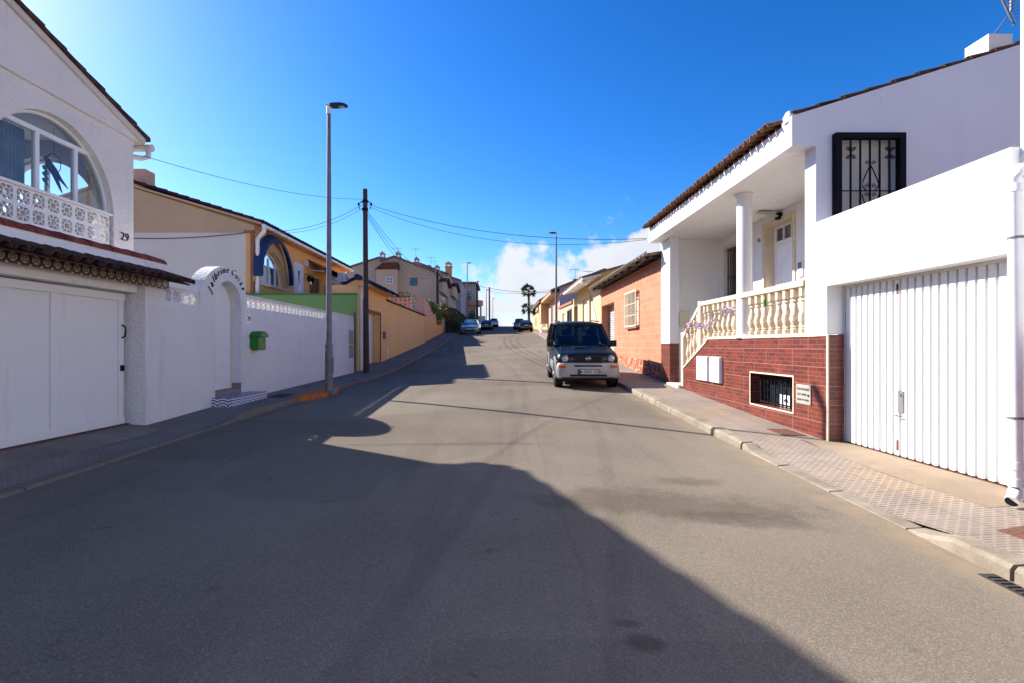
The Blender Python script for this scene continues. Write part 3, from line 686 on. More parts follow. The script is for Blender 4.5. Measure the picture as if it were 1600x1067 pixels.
mb = MB(); mb.box(-5.02,-4.62,11.15,11.75,zwl(11.4)-.06,zwl(11.4)-.04+.005); 
def cover(x0,x1,y0,y1,zf,mat,label):
    mb = MB(); mb.strip_solid([[(x0,y,zf(x0,y)-.02),(x0,y,zf(x0,y)+.008),(x1,y,zf(x1,y)+.008),(x1,y,zf(x1,y)-.02)] for y in (y0,y1)])
    for k in range(1,6):
        xx = x0+(x1-x0)*k/6; mb.bar((xx,y0+.03,zf(xx,y0)+.009),(xx,y1-.03,zf(xx,y1)+.009),.02,.008)
    return tag(mb.build('pavement_cover', mat), label, 'manhole cover', 'iron covers in the pavement')
cover(-5.15,-4.75,11.3,12.0,pz_l,M['dark_cover'],'dark iron cover in the left pavement beside the lamp post')
cover(4.25,4.60,7.65,8.15,pz_r,M['rust'],'small rusty cover in the pavement near the red tiled wall')
cover(3.95,4.42,3.85,4.22,pz_r,M['rust'],'rusty cover in the pavement below the white drainpipe')

# ---- green boundary wall
g = thing('green_boundary_wall', 'green painted wall standing across the plot behind the white garden wall', 'wall', (-8, 19.75, .5))
mb = MB(); mb.box(-12.5,-5.5,19.70,19.86,.3,3.58); mb.build('wall', M['green_wall'], g)
mb = MB(); mb.box(-12.5,-5.48,19.67,19.89,3.58,3.65); mb.build('coping', M['dkgreen'], g)

# ---- cream and orange house with blue awnings
h2 = thing('orange_house', 'orange and cream house with blue awnings and an arched window behind the green wall', 'house', (-12, 26, .8))
FX = -9.6
mb = MB(); mb.prism([[(20,.8),(32,.8),(32,6.35),(20,6.35)], arch_loop(21.55, 1.22, 4.15, 4.15, 1.35, 22), rect(25.9, 27.5, 3.4, 5.15), rect(24.3, 24.55, 4.15, 5.2)], 'x', FX-.3, FX); mb.build('front_wall', M['orange_wall'], h2)
mb = MB(); mb.prism([[(-20.5,.8),(FX-.302,.8),(FX-.302,6.05),(-20.5,6.05)]], 'y', 20, 20.3); mb.build('side_wall_lower', M['cream_wall'], h2)
mb = MB(); mb.prism([[(-20.5,6.05),(FX+.03,6.05),(FX+.03,6.32),(-15.0,8.01),(-20.5,6.28)]], 'y', 19.97, 20.3); mb.build('side_gable', M['beige_wall'], h2)
mb = MB(); mb.box(FX-.10,FX+.02,19.96,20.06,.8,6.05); mb.box(FX-.35,FX+.05,19.94,20.05,6.04,6.13); mb.build('corner_trim', M['terracotta'], h2)
s2 = Vector((-1,0,.314)).normalized()
mb = MB(); mb.prism([[(FX+.35,6.34),(FX+.35,6.42),(-15.0,8.11),(-20.8,6.29),(-20.8,6.21),(-15.0,8.03)]], 'y', 19.86, 31.9)
rf = mb.build('roof', M['beige_wall'], h2)
mb = MB(); barrel_roof(mb, (FX+.38,19.84,6.42), (0,1,0), s2, 12.1, 5.75, .25, .45, .10, 5); mb.build('roof_tiles', M['tile_dark'], rf, smooth=50)
mb = MB(); mb.box(-14.75,-14.25,20.6,21.2,7.6,8.75); mb.build('chimney', M['pink_wall'], rf)
mb = MB(); mb.prism([[(-13.2,7.5),(-12.6,7.45),(-12.0,7.22)]], 'y', 21.2, 22.2); mb.build('dormer_cap', M['rust_tile'], rf)
mb = MB(); mb.box(FX,FX+.34,20.3,31.85,6.22,6.335); mb.build('eave_soffit', M['orange_wall'], h2)
mb = MB(); mb.tube([(FX+.44,19.9,6.30),(FX+.44,32,6.30)], .075, 8); mb.tube([(FX+.42,20.0,6.26),(FX+.42,20.0,6.10),(FX+.12,20.08,5.80),(FX+.10,20.1,.9)], .085, 8); mb.build('gutter', M['white_pvc'], h2, smooth=50)
w = arch_frame(21.55, 1.215, 4.15, 1.345, .06, FX-.2, FX-.12, 4.15); w.box(FX-.2,FX-.12,20.4,22.7,4.15,4.22); w.box(FX-.2,FX-.12,20.5,22.6,4.92,4.97)
for y in (20.9, 21.6, 22.25): w.box(FX-.2,FX-.12,y-.03,y+.03,4.2,5.3)
wn = w.build('window', M['white_metal'], h2)
mb = MB(); mb.prism([[(22.7,4.2)]+ellipse(21.55,4.15,1.17,1.3,.05,PI-.05,20)+[(20.4,4.2)]], 'x', FX-.165, FX-.155); mb.build('pane', M['glass'], wn)
mb = MB(); mb.box(FX-.29,FX-.27,20.4,22.7,4.2,5.0); mb.build('blind', M['blue_glass'], wn)
mb = MB(); mb.box(FX-.1,FX+.08,20.2,23.0,4.06,4.149); mb.build('window_sill', M['navy2'], h2)
mb = MB()                                                  # raised surround
o1 = ellipse(21.55,4.15,1.62,1.72,0,PI,24); i1 = ellipse(21.55,4.15,1.27,1.38,0,PI,24)
mb.prism([o1+i1[::-1]], 'x', FX+.001, FX+.07); mb.build('arch_surround', M['tan_wall'], h2)
def arched_awning(cy, zs, R, z0, x0, d):
    mb = MB(); n = 26; rows = []
    for k, (xx, rr) in enumerate(((x0, R+.05), (x0+d*.5, R), (x0+d, R-.10))):
        rows.append([(xx, cy+rr*math.cos(PI*(-.02+1.04*i/n)), zs+rr*1.05*math.sin(PI*(-.02+1.04*i/n))) for i in range(n+1)])
    rows.append([(x0+d, cy+(R-.10-.10-.05*(i % 2))*math.cos(PI*(-.02+1.04*i/n)), zs+(R-.10-.10-.05*(i % 2))*1.05*math.sin(PI*(-.02+1.04*i/n))) for i in range(n+1)])
    mb.grid(rows); mb.grid([[(p[0]-.01, cy+(p[1]-cy)*.985, zs+(p[2]-zs)*.985) for p in r] for r in rows]); return mb
arched_awning(21.55, 4.45, 1.66, 4.5, FX+.07, .26).build('arched_awning', M['blue_awning'], h2, smooth=30)
mb = MB(); mb.box(FX+.001,FX+.04,23.9,25.0,2.9,5.55); mb.build('white_pilaster', M['shaded_white'], h2)
mb = MB(); mb.box(FX+.041,FX+.06,24.35,24.5,4.2,5.2); mb.build('slit_window', M['darkglass'], h2)
mb = MB(); rows = [[(FX+.05,y,5.95),(FX+.9,y,5.55),(FX+.9,y,5.33-.04*(i%2))] for i, y in enumerate([25.6+.15*k for k in range(30)])]
mb.grid(rows); mb.grid([[(p[0],p[1],p[2]-.012) for p in r] for r in rows]); aw = mb.build('straight_awning', M['blue_awning'], h2, smooth=30)
mb = MB(); mb.tube([(FX+.1,25.6,5.4),(FX+.9,25.7,5.36)],.025,6); mb.box(FX,FX+.15,25.2,25.35,5.55,5.8); mb.build('awning_arm', M['white_metal'], aw)
mb = MB(); mb.box(FX-.2,FX-.1,25.9,27.5,3.4,5.15); dn = mb.build('door', M['door_wood'], h2)
mb = MB()
for k in range(4): mb.box(FX-.099,FX-.09,26.1,26.45,3.7+.36*k,3.98+.36*k)
mb.build('door_pane', M['darkglass'], dn)
mb = MB(); mb.box(FX-1.5,FX+1.35,27.9,28.4,2.,4.9); mb.box(FX-1.4,FX+1.35,28.4,31.9,2.,3.95); mb.build('terrace_post', M['peach_wall'], h2)
mb = MB(); mb.box(FX,FX+1.5,23.2,32,3.0,3.5); mb.build('terrace_edge', M['far_grey'], h2)
def lantern(y, label):
    t = thing('wall_lantern', label, 'lantern', (FX+.2, y, 4.9), group='lanterns on the orange house')
    mb = MB(); mb.bar((FX,y,5.15),(FX+.22,y,5.15),.03); mb.bar((FX+.22,y,5.15),(FX+.22,y,5.05),.02); mb.build('bracket', M['iron'], t)
    mb = MB(); mb.lathe([(.04,.22),(.10,.16),(.09,0),(.05,-.06)], (FX+.22,y,4.85), 8); mb.build('lamp_body', M['iron'], t)
lantern(25.25, 'black wall lantern left of the brown door on the orange house')
lantern(25.75, 'black wall lantern nearest the brown door on the orange house')
ac = thing('air_conditioner', 'white air conditioner unit on the end of the orange house', 'air conditioner', (-8.9, 28.1, 4.9))
mb = MB(); mb.box(-9.1,-8.3,27.55,27.9,4.95,5.55); mb.build('casing', M['white_metal'], ac, bevel=.02)
mb = MB(); mb.box(-8.299,-8.29,27.58,27.87,5.0,5.5); mb.lathe([(.24,0),(.24,.03),(.2,.03),(.2,0)], (-8.62,27.53,5.25), 20, 'y', cap=False); mb.build('fan_grille', M['galv'], ac)
for x in (-9.0,-8.4):
    mb = MB(); mb.bar((x,27.55,4.93),(x,27.9,4.93),.05); mb.build('bracket', M['iron'], ac)
def urn(y, label):
    mb = MB(); mb.lathe([(.18,0),(.2,.06),(.1,.12),(.14,.2),(.26,.42),(.28,.5),(.2,.5)], (FX+1.2,y,3.5), 14); tag(mb.build('stone_urn', M['white_smooth'], smooth=40), label, 'urn', 'white urns on the terrace edge')
urn(24.6, 'white stone urn on the terrace edge before the lanterns'); urn(27.0, 'white stone urn on the terrace edge before the brown door')
cable(sag((-17,19.94,6.02),(FX-.3,19.93,6.02),.22), .014, 'thick black cable drooping along the side wall of the orange house')

# ---- peach garage wall with blue tiles
pw = thing('peach_garage_wall', 'peach rendered wall with a recessed white door under a small blue tiled roof', 'wall', (-5.5, 26, .8))
mb = MB(); mb.prism([[(20.5,.5),(37.6,1.2),(37.6,3.78),(24.9,3.82),(24.9,3.99),(20.5,3.99)], rect(21.3,23.7,.6,3.08)], 'x', -6.0, -5.5); mb.box(-6.6,-5.52,19.9,20.15,.5,3.99); mb.build('wall', M['peach_wall'], pw)
mb = MB(); mb.box(-6.0,-5.46,20.15,20.5,.5,4.0); mb.build('white_pilaster', M['cream_wall'], pw)
mb = MB(); mb.box(-5.95,-5.88,21.3,23.7,.6,3.08); d = mb.build('door', M['white_metal'], pw)
mb = MB(); mb.box(-5.52,-5.485,23.7,23.78,.6,3.16); mb.box(-5.52,-5.485,21.22,23.7,3.08,3.16); mb.box(-5.52,-5.485,21.22,21.30,.6,3.08); mb.build('door_frame', M['brown_metal'], d)
mb = MB(); mb.prism([[(-6.05,3.99),(-5.5,4.26),(-4.98,3.99)]], 'y', 20.0, 24.9); mb.box(-6.0,-5.35,20.0,24.9,3.84,3.988) if False else None; pr = mb.build('porch_roof', M['peach_wall'], pw)
mb = MB(); barrel_roof(mb, (-4.92,19.85,3.99), (0,1,0), Vector((-.58,0,.29)).normalized(), 5.1, .66, .25, .36, .11, 6); barrel_roof(mb, (-6.12,19.85,3.99), (0,1,0), Vector((.58,0,.29)).normalized(), 5.1, .66, .25, .36, .11, 6); mb.tube([(-5.5,19.8,4.30),(-5.5,25.0,4.30)], .12, 8)
mb.build('roof_tiles', M['tile_blue'], pr, smooth=50)
mb = MB(); mb.prism([[(-6.05,3.80),(-5.38,3.80),(-5.38,3.86),(-5.72,3.98),(-6.05,3.90)]], 'y', 24.92, 37.6); mb.build('coping_tiles', M['tile_blue'], pw)
mb = MB(); mb.box(-5.5,-5.40,24.2,24.5,1.95,2.3); mb.build('meter_box', M['galv'], pw, bevel=.01)
mb = MB(); mb.box(-5.5,-5.47,24.9,25.35,1.05,1.6); mb.build('cupboard_door', M['cream_plastic'], pw, bevel=.005)
# ---- upper wall with pink lattice
lw = thing('peach_boundary_wall', 'long peach wall with pink lattice blocks running uphill', 'wall', (-5.5, 45, 1.5))
mb = MB(); mb.prism([[(37.62,1.2),(55,2.2),(55,3.9),(37.62,3.9)]], 'x', -5.8, -5.5); mb.build('wall', M['orange_wall'], lw)
mb = MB(); mb.prism([[(37.62,3.9),(55,3.9),(55,4.6),(46,4.95),(37.62,4.98)]], 'x', -5.82, -5.53); mb.box(-5.95,-5.45,37.3,37.62,3.8,5.15); mb.build('upper_wall', M['pink_wall'], lw)
mb = MB(); block_screen(mb, (-8.7,37.40,3.8), (1,0,0), (0,0,1), (0,-1,0), 7, 4, .33, .1); mb.build('lattice_screen', M['pink_wall'], lw)

# ---- foliage
def leaf_cloud(mb, blobs, n, size, rng):
    for (cx, cy, cz, rx, ry, rz) in blobs:
        m = int(n*rx*ry*rz**.5) if n > 50 else n
        for _ in range(m):
            while True:
                p = Vector((rng.uniform(-1,1), rng.uniform(-1,1), rng.uniform(-1,1)))
                if .25 < p.length < 1: break
            k = 1+.25*math.sin(p.x*7+cx)*math.cos(p.y*6+p.z*5)
            c = Vector((cx+p.x*rx*k, cy+p.y*ry*k, cz+p.z*rz*k))
            a = Vector((rng.gauss(0,1), rng.gauss(0,1), rng.gauss(0,1))).normalized(); b = a.orthogonal().normalized(); b.rotate(Matrix.Rotation(rng.uniform(0,6.28), 3, a)); e = a.cross(b)
            s = size*rng.uniform(.6,1.4)
            mb.add([c-b*s, c+e*s*.45, c+b*s, c-e*s*.45], [(0,1,2,3)])
def bush(name, label, cat, loc, blobs, n, size, mat, group=None, seed=1):
    rng = random.Random(seed); t = thing(name, label, cat, loc, group=group)
    mb = MB(); leaf_cloud(mb, blobs, n, size, rng); mb.build('foliage', mat, t, keep=True)
    for (cx,cy,cz,rx,ry,rz) in blobs:
        mb = MB(); mb.tube([(loc[0]+(cx-loc[0])*.5,loc[1]+(cy-loc[1])*.5,loc[2]),(cx,cy,cz-rz*.2),(cx+.1,cy,cz+rz*.4)],[.05,.035,.01],5); mb.build('stem', M['tan_trunk'], t)
bush('shrub', 'round dark green shrub behind the pink lattice blocks', 'shrub', (-8.8,40,3.6), [(-8.9,40,5.0,1.6,.9,.9),(-7.6,40,5.1,1.0,.8,.7),(-9.9,40,4.9,.9,.8,.6)], 900, .10, M['leaf'], 'shrubs along the left walls', 1)
bush('shrub', 'bright green trailing shrub hanging over the peach wall', 'shrub', (-5.7,43,4.4), [(-5.6,43,4.7,.5,1.8,.4),(-5.4,45.5,4.2,.35,1.0,.8),(-5.6,41,5.0,.4,1.0,.3)], 1500, .09, M['leaf_bright'], 'shrubs along the left walls', 2)
bush('shrub', 'big olive green shrub overhanging the pavement at the end of the peach wall', 'shrub', (-5.4,54.5,2.3), [(-5.0,53.5,4.3,.9,2.0,1.1),(-5.6,50,5.0,.7,1.6,.7),(-4.9,56,3.7,.8,1.5,1.1),(-6.2,52,5.2,.8,1.5,.6)], 900, .11, M['leaf_olive'], 'shrubs along the left walls', 3)
bush('shrub', 'dark green hedge shrub behind the pale blue car', 'shrub', (-4.9,60,3.0), [(-4.9,59.5,4.3,.9,1.4,1.0),(-4.7,62.5,4.6,.8,1.4,.9)], 900, .11, M['leaf'], 'shrubs along the left walls', 4)
bush('shrub', 'tall dark cypress shrub beside the far balcony house', 'shrub', (-4.0,74,3.7), [(-4.0,74,5.2,.7,.7,1.6),(-4.3,76,4.7,.8,.8,1.1),(-3.6,73,4.3,.7,.8,.9)], 1100, .13, M['leaf'], 'shrubs along the left walls', 5)
bush('shrub', 'small green shrub beside the green boundary wall and blue tiles', 'shrub', (-8.0,24,3.3), [(-8.2,24.5,3.9,.6,.4,.28)], 1800, .06, M['leaf_bright'], 'shrubs along the left walls', 6)

# ---- terraced row with gables
def gable_house(name, label, Y, Y2, pts, base, wall, roofm, group, front_x):
    t = thing(name, label, 'house', ((pts[0][0]+pts[-1][0])/2, Y, base), group=group)
    mb = MB(); mb.prism([[(pts[0][0],base)]+[(p[0],p[1]) for p in pts]+[(pts[-1][0],base)]], 'y', Y, Y2); mb.build('wall', wall, t)
    mb = MB()
    for a, b in zip(pts, pts[1:]):
        d = Vector((b[0]-a[0],0,b[1]-a[1])); n = Vector((-d.z,0,d.x)).normalized()*.18
        if abs(b[0]-a[0]) < .05: continue
        mb.prism([[(a[0],a[1]+.005),(b[0],b[1]+.005),(b[0]+n.x,b[1]+n.z),(a[0]+n.x,a[1]+n.z)]], 'y', Y-.25, Y2+.1)
    r = mb.build('roof', roofm, t); return t, r
def fwin(t, x0, x1, z0, z1, Y, pane='blue_glass', frame='white_metal'):
    mb = MB(); mb.prism([rect(x0-.08,x1+.08,z0-.08,z1+.08), rect(x0,x1,z0,z1)], 'y', Y-.06, Y+.03); f = mb.build('window', M[frame], t)
    mb = MB(); mb.box(x0,x1,Y-.03,Y-.012,z0,z1); mb.build('pane', M[pane], f)
    mb = MB(); xm = (x0+x1)/2; zm = (z0+z1)/2; mb.box(xm-.03,xm+.03,Y-.05,Y-.031,z0,z1); mb.box(x0,xm-.03,Y-.05,Y-.031,zm-.03,zm+.03); mb.box(xm+.03,x1,Y-.05,Y-.031,zm-.03,zm+.03); mb.build('glazing_bars', M[frame], f)
def swin(t, X, y0, y1, z0, z1, s, pane='blue_glass', frame='white_metal'):
    """window on a wall that faces the street: s=+1 faces right, -1 faces left"""
    mb = MB(); mb.prism([rect(y0-.08,y1+.08,z0-.08,z1+.08), rect(y0,y1,z0,z1)], 'x', X-.03*s, X+.06*s); f = mb.build('window', M[frame], t)
    mb = MB(); mb.box(X+.012*s,X+.03*s,y0,y1,z0,z1); mb.build('pane', M[pane], f)
    mb = MB(); ym = (y0+y1)/2; mb.box(X+.031*s,X+.05*s,ym-.03,ym+.03,z0,z1); mb.build('glazing_bar', M[frame], f)
def chim(r, x, y, z0, z1, w=.6, mat='far_beige', pot=True):
    mb = MB(); mb.box(x-w/2,x+w/2,y-w/2,y+w/2,z0,z1)
    if pot: mb.box(x-w*.62,x+w*.62,y-w*.62,y+w*.62,z1,z1+.12); mb.prism([[(x-w*.6,z1+.45),(x,z1+.8),(x+w*.6,z1+.45)]], 'y', y-w*.6, y+w*.6); mb.box(x-w*.4,x-w*.25,y-w*.4,y+w*.4,z1+.12,z1+.47); mb.box(x+w*.25,x+w*.4,y-w*.4,y+w*.4,z1+.12,z1+.47)
    mb.build('chimney', M[mat], r)
YG = 58.
def gp(u, v): return (XU(u, YG), ZV(v, YG))
ROW = 'terraced houses on the left further uphill'
tA, rA = gable_house('terraced_house', 'beige gable ended terraced house with two small blue windows facing the camera', YG, 68.,
    [gp(541,421), gp(594,404), gp(594.2,410), gp(617,402.5), gp(620,404), gp(683,428)], 3.0, M['far_beige'], M['tile_far'], ROW, -6.9)
fwin(tA, *[XU(u,YG-1.25) for u in (604,612.5)], ZV(443,YG-1.25), ZV(434.5,YG-1.25), YG-1.25); fwin(tA, *[XU(u,YG) for u in (642,651)], ZV(446,YG), ZV(436,YG), YG, 'darkglass', 'navy2'); fwin(tA, *[XU(u,YG) for u in (557,566)], ZV(442,YG), ZV(434,YG), YG)
mb = MB(); mb.prism([[gp(590,424),gp(603,413.5),gp(625,413.5),gp(625,424)]], 'y', YG-1.4, YG-.25); rA2 = mb.build('bay_roof', M['rust_tile'], tA)
mb = MB(); mb.box(XU(592,YG),XU(624,YG),YG-1.25,YG-.001,3.0,ZV(424,YG)); mb.build('bay', M['far_beige'], tA)
chim(rA, gp(595,400)[0], YG+1, gp(0,408)[1]-.6, gp(0,402)[1]); chim(rA, gp(620,400)[0], YG+1, gp(0,408)[1]-.6, gp(0,402)[1]); chim(rA, gp(645,400)[0], YG+3, gp(0,414)[1]-.8, gp(0,406)[1], mat='pink_wall'); chim(rA, gp(677,400)[0], YG+4, gp(0,428)[1]-.8, gp(0,417)[1])
for k in (0,): swin(tA, XU(683,YG), 60., 61.2, 7.4, 8.8, 1, 'darkglass'); swin(tA, XU(683,YG), 63.5, 65.2, 7.4, 8.8, 1, 'darkglass')
tB, rB = gable_house('terraced_house', 'middle terraced house with a tall orange chimney above its roof', 68.02, 80., [(-15,11.4),(-11,12.6),(-6.75,11.0)], 3.2, M['far_beige'], M['tile_far'], ROW, -6.9)
tC, rC = gable_house('terraced_house', 'upper terraced house with grey side wall before the balcony house', 80.02, 93., [(-15,12.6),(-11,13.4),(-6.0,11.7)], 3.6, M['far_grey'], M['tile_far'], ROW, -6.4)
chim(rB, -6.9-.4, 74, 10.2, 12.9, .9, 'orange_wall'); 
for t, X, a in ((tB,-6.75,70.5),(tB,-6.75,76.),(tC,-6.0,83.)): swin(t, X, a, a+1.6, 7.6, 9.2, 1, 'darkglass')
# gabled porch roofs jutting over the street fronts
def jut(t, X, y0, y1, z, d=1.0, h=.8):
    mb = MB(); ym = (y0+y1)/2; mb.prism([[(y0,z),(ym,z+h),(y1,z),(y1+.2,z-.05),(ym,z+h+.18),(y0-.2,z-.05)]], 'x', X-1, X+d); r = mb.build('porch_roof', M['rust_tile'], t)
    mb = MB(); mb.prism([[(y0,z-1.2),(y0,z),(ym,z+h),(y1,z),(y1,z-1.2)]], 'x', X+.01, X+d*.55); mb.build('porch_gable', M['far_beige'], t)
jut(tA, XU(683,YG), 59.2, 66, 9.0, .9); jut(tB, -6.75, 69.5, 77.5, 9.6, .9)
mb = MB(); mb.prism([[(-7.6,6.3),(-5.0,5.75),(-5.0,5.9),(-7.6,6.5)]], 'y', 60, 79.); mb.build('pergola_canopy', M['iron'], tB)
for y in (60.5,64,67.5,71,75,78.5):
    mb = MB(); mb.bar((-5.15,y,3.3),(-5.15,y,5.8),.14); mb.build('pergola_post', M['door_wood'], tB)
tD = thing('balcony_house', 'flat roofed house with projecting round balcony, farthest on the left', 'house', (-5, 97, 4.5), group=ROW)
mb = MB(); mb.box(-12,-4.4,94,106,4,12.9); mb.build('wall', M['far_beige'], tD)
mb = MB(); mb.box(-12.2,-3.9,93.6,106.4,12.902,13.25); mb.build('roof', M['tile_far'], tD)
mb = MB(); mb.lathe([(1.5,0),(1.9,.2),(1.9,1.1),(1.75,1.1),(1.75,.3)], (-4.9,95.2,8.8), 20); mb.build('balcony', M['pink_wall'], tD)
for x, y in ((-3.4,94.6),(-3.5,96.5)):
    mb = MB(); mb.lathe([(.16,0),(.16,4.3)], (x,y,4.6), 10); mb.build('balcony_column', M['white_smooth'], tD)
fwin(tD, -6.0, -5.0, 9.6, 11.8, 94, 'darkglass'); swin(tD, -4.4, 97.5, 99, 9.6, 11.8, 1, 'darkglass')
def low_wall(label, pts, h, mat, name='low_garden_wall'):
    mb = MB(); mb.strip_solid([[(x,y,z-.6),(x,y,z+h),(x+s_,y,z+h),(x+s_,y,z-.6)] for (x,y,z,s_) in pts]); return tag(mb.build(name, mat), label, 'wall')
low_wall('low pale garden wall below the terraced houses', [(wall_l(y)-.25, y, zwl(y), .25) for y in (57.5,66,76)], 1.0, M['far_grey'])
low_wall('tan garden wall stepping up to the crest behind the dark parked car', [(wall_l(y)-.2, y, zwl(y), .25) for y in (79,88,97,110)], 2.0, M['far_beige'])

# ---- roof aerials
def aerial(x, y, z, h, label, dish=False):
    t = thing('roof_aerial', label, 'antenna', (x,y,z), group='aerials on the terraced roofs')
    mb = MB(); mb.bar((x,y,z),(x,y,z+h),.035); mb.build('mast', M['galv'], t)
    mb = MB(); mb.bar((x-.5,y,z+h-.1),(x+.5,y,z+h-.1),.022)
    for k in range(5): mb.bar((x-.45+.22*k,y-.3,z+h-.1),(x-.45+.22*k,y+.3,z+h-.1),.014)
    mb.build('aerial_rods', M['galv'], t)
    if dish:
        mb = MB(); mb.lathe([(.02,.12),(.25,.06),(.38,0)], (x-.25,y-.25,z+.9), 14, 'y'); mb.build('dish', M['galv'], t)
aerial(gp(615,0)[0], YG+2, 11.4, 1.7, 'tall roof aerial above the first chimney of the beige gable house')
aerial(gp(643,0)[0], YG+3, 10.6, 2.6, 'roof aerial above the pink chimney')
aerial(gp(668,0)[0], YG+3, 9.9, 2.3, 'roof aerial with a round dish at the right end of the beige gable', True)
aerial(-9.3, 74, 12.0, 1.9, 'thin roof aerial on the middle terraced house')

# ---- lamps and poles
def lamp_post():
    t = thing('street_lamp', 'tall grey street lamp on the left pavement beside the orange painted kerb', 'street lamp', (0,0,0), group='street lamps along both pavements')
    mb = MB(); mb.tube([(0,0,-.1),(0,0,1.15),(0,0,1.16),(0,0,6.95)],[.095,.092,.072,.045],12); mb.build('pole', M['galv'], t, smooth=50, local=True)
    mb = MB(); mb.box(-.14,.14,-.14,.14,-.1,.03); mb.build('foot', M['galv'], t, local=True, bevel=.01)
    mb = MB(); mb.box(.075,.105,-.05,.05,.45,.85); mb.build('access_door', M['galv'], t, local=True, bevel=.005)
    mb = MB(); mb.tube([(0,0,6.8),(0,0,7.06)],.06,10); mb.build('collar', M['white_metal'], t, local=True)
    mb = MB(); mb.strip_solid([[(x,-w,z0),(x,-w*.8,z1),(x,w*.8,z1),(x,w,z0)] for x,w,z0,z1 in ((-.05,.05,6.99,7.05),(.1,.06,6.955,7.065),(.28,.075,6.97,7.065),(.40,.07,6.98,7.045),(.46,.05,6.985,7.01))])
    hd = mb.build('lamp_head', M['lamp_dark'], t, smooth=50, local=True)
    mb = MB(); mb.box(.25,.38,-.05,.05,6.962,6.978); mb.build('lens', M['lens'], hd, local=True); return t
lp = lamp_post(); lp.location = (-4.19, 12.6, pz_l(-4.4,12.6))
dup(lp, (3.66,32.9,pz_r(3.7,32.9)), PI, 'street lamp on the right pavement behind the off-road car')
for (u, Y, vt, lab) in ((730,58,411,'street lamp rising behind the pale blue car'),(745,77,440,'street lamp beside the balcony house'),(760,96,453,'street lamp near the crest standing before the clouds'),(770,113,467,'farthest street lamp, right at the crest')):
    z = ZV(vt, Y)-7.05; dup(lp, (XU(u,Y), Y, z), 0, lab)
def wood_pole(x, y, z, h, r, label):
    t = thing('utility_pole', label, 'utility pole', (x,y,z), group='wooden utility poles')
    mb = MB(); mb.tube([(x,y,z-.3),(x-.03,y,z+h*.5),(x-.05,y,z+h)],[r,r*.9,r*.78],12); mb.build('pole', M['wood_dark'], t, smooth=50)
    mb = MB(); mb.lathe([(r*1.02,0),(r*1.05,.04),(r*1.02,.08)], (x-.05,y,z+h-.5), 12); mb.lathe([(r*1.02,0),(r*1.05,.04),(r*1.02,.08)], (x-.05,y,z+h-.8), 12)
    for s in (-1,1): mb.tube([(x-.05+s*r,y,z+h-.45),(x-.05+s*(r+.12),y,z+h-.55),(x-.05+s*(r+.08),y,z+h-.75)],.02,5); mb.lathe([(.03,0),(.045,.04),(.03,.1)], (x-.05+s*(r+.12),y-.02,z+h-.62), 8)
    mb.build('clamp', M['iron'], t); return t
PX_, PY_ = -4.98, 19.2
wood_pole(PX_, PY_, .62, 6.88, .115, 'dark wooden utility pole with cable clamps beside the peach garage wall')
wood_pole(XU(765,92), 92, 4.7, 7.4, .15, 'far dark utility pole near the crest of the street')
wood_pole(XU(746,72), 72, 3.7, 6.6, .16, 'utility pole in front of the balcony house')
wood_pole(XU(684,57), 57, 3.2, 6.9, .16, 'utility pole at the corner of the beige gable house')
T = Vector((PX_-.05, PY_, 7.05))
cable(sag((-6.85, 9.9, 5.3), T+Vector((0,-.1,.05)), .22), .006, 'thin cable from the number 29 house to the wooden pole')
cable(sag((FX+.3, 20.2, 6.15), T+Vector((-.12,0,-.15)), .3), .011, 'cable looping from the orange house eave to the wooden pole')
cable(sag((FX+.2, 20.5, 6.2), T+Vector((-.12,0,-.28)), .36), .008, 'second thinner cable from the orange house eave to the wooden pole')
cable(sag(T+Vector((.12,0,-.12)), (4.25,14.75,4.72), .42), .009, 'upper cable crossing the street to the white house porch')
cable(sag(T+Vector((.12,0,-.2)), (4.25,14.8,4.70), .62), .007, 'lower cable crossing the street to the white house porch')
for i, (x, z, lab) in enumerate(((XU(684,57),9.9,'cable running uphill from the wooden pole to the gable corner pole'),(XU(684,57)-.3,9.75,'second cable running uphill from the wooden pole'),(XU(684,57)-.5,9.6,'lowest cable running uphill from the wooden pole'))):
    cable(sag(T+Vector((.02,.1,-.3-.1*i)), (x,57,z), 1.0+.15*i), .011, lab)
cable(sag((XU(746,72)-.05,72,10.0), (6.1,58,7.6), .3), .03, 'cable crossing the upper street below the clouds')
cable(sag((XU(765,92),92,11.3), (7.2,70,9.2), .4), .025, 'faint cable crossing near the crest of the street')
mb = MB(); mb.box(0,1,0,1,0,1)
t = thing('wheelie_bin', 'dark blue bin standing on the left pavement beside the olive shrub', 'bin', (-5.15,52.5,2.95))
mb = MB(); mb.strip_solid([[(-5.15-w,52.5-w,z),(-5.15+w,52.5-w,z),(-5.15+w,52.5+w,z),(-5.15-w,52.5+w,z)] for w, z in ((.24,2.95),(.30,3.95))]); mb.build('body', M['bin_blue'], t, bevel=.02)
mb = MB(); mb.prism([[(52.15,3.96),(52.15,4.02),(52.8,4.1),(52.85,3.96)]], 'x', -5.5, -4.8); mb.build('lid', M['bin_blue'], t)
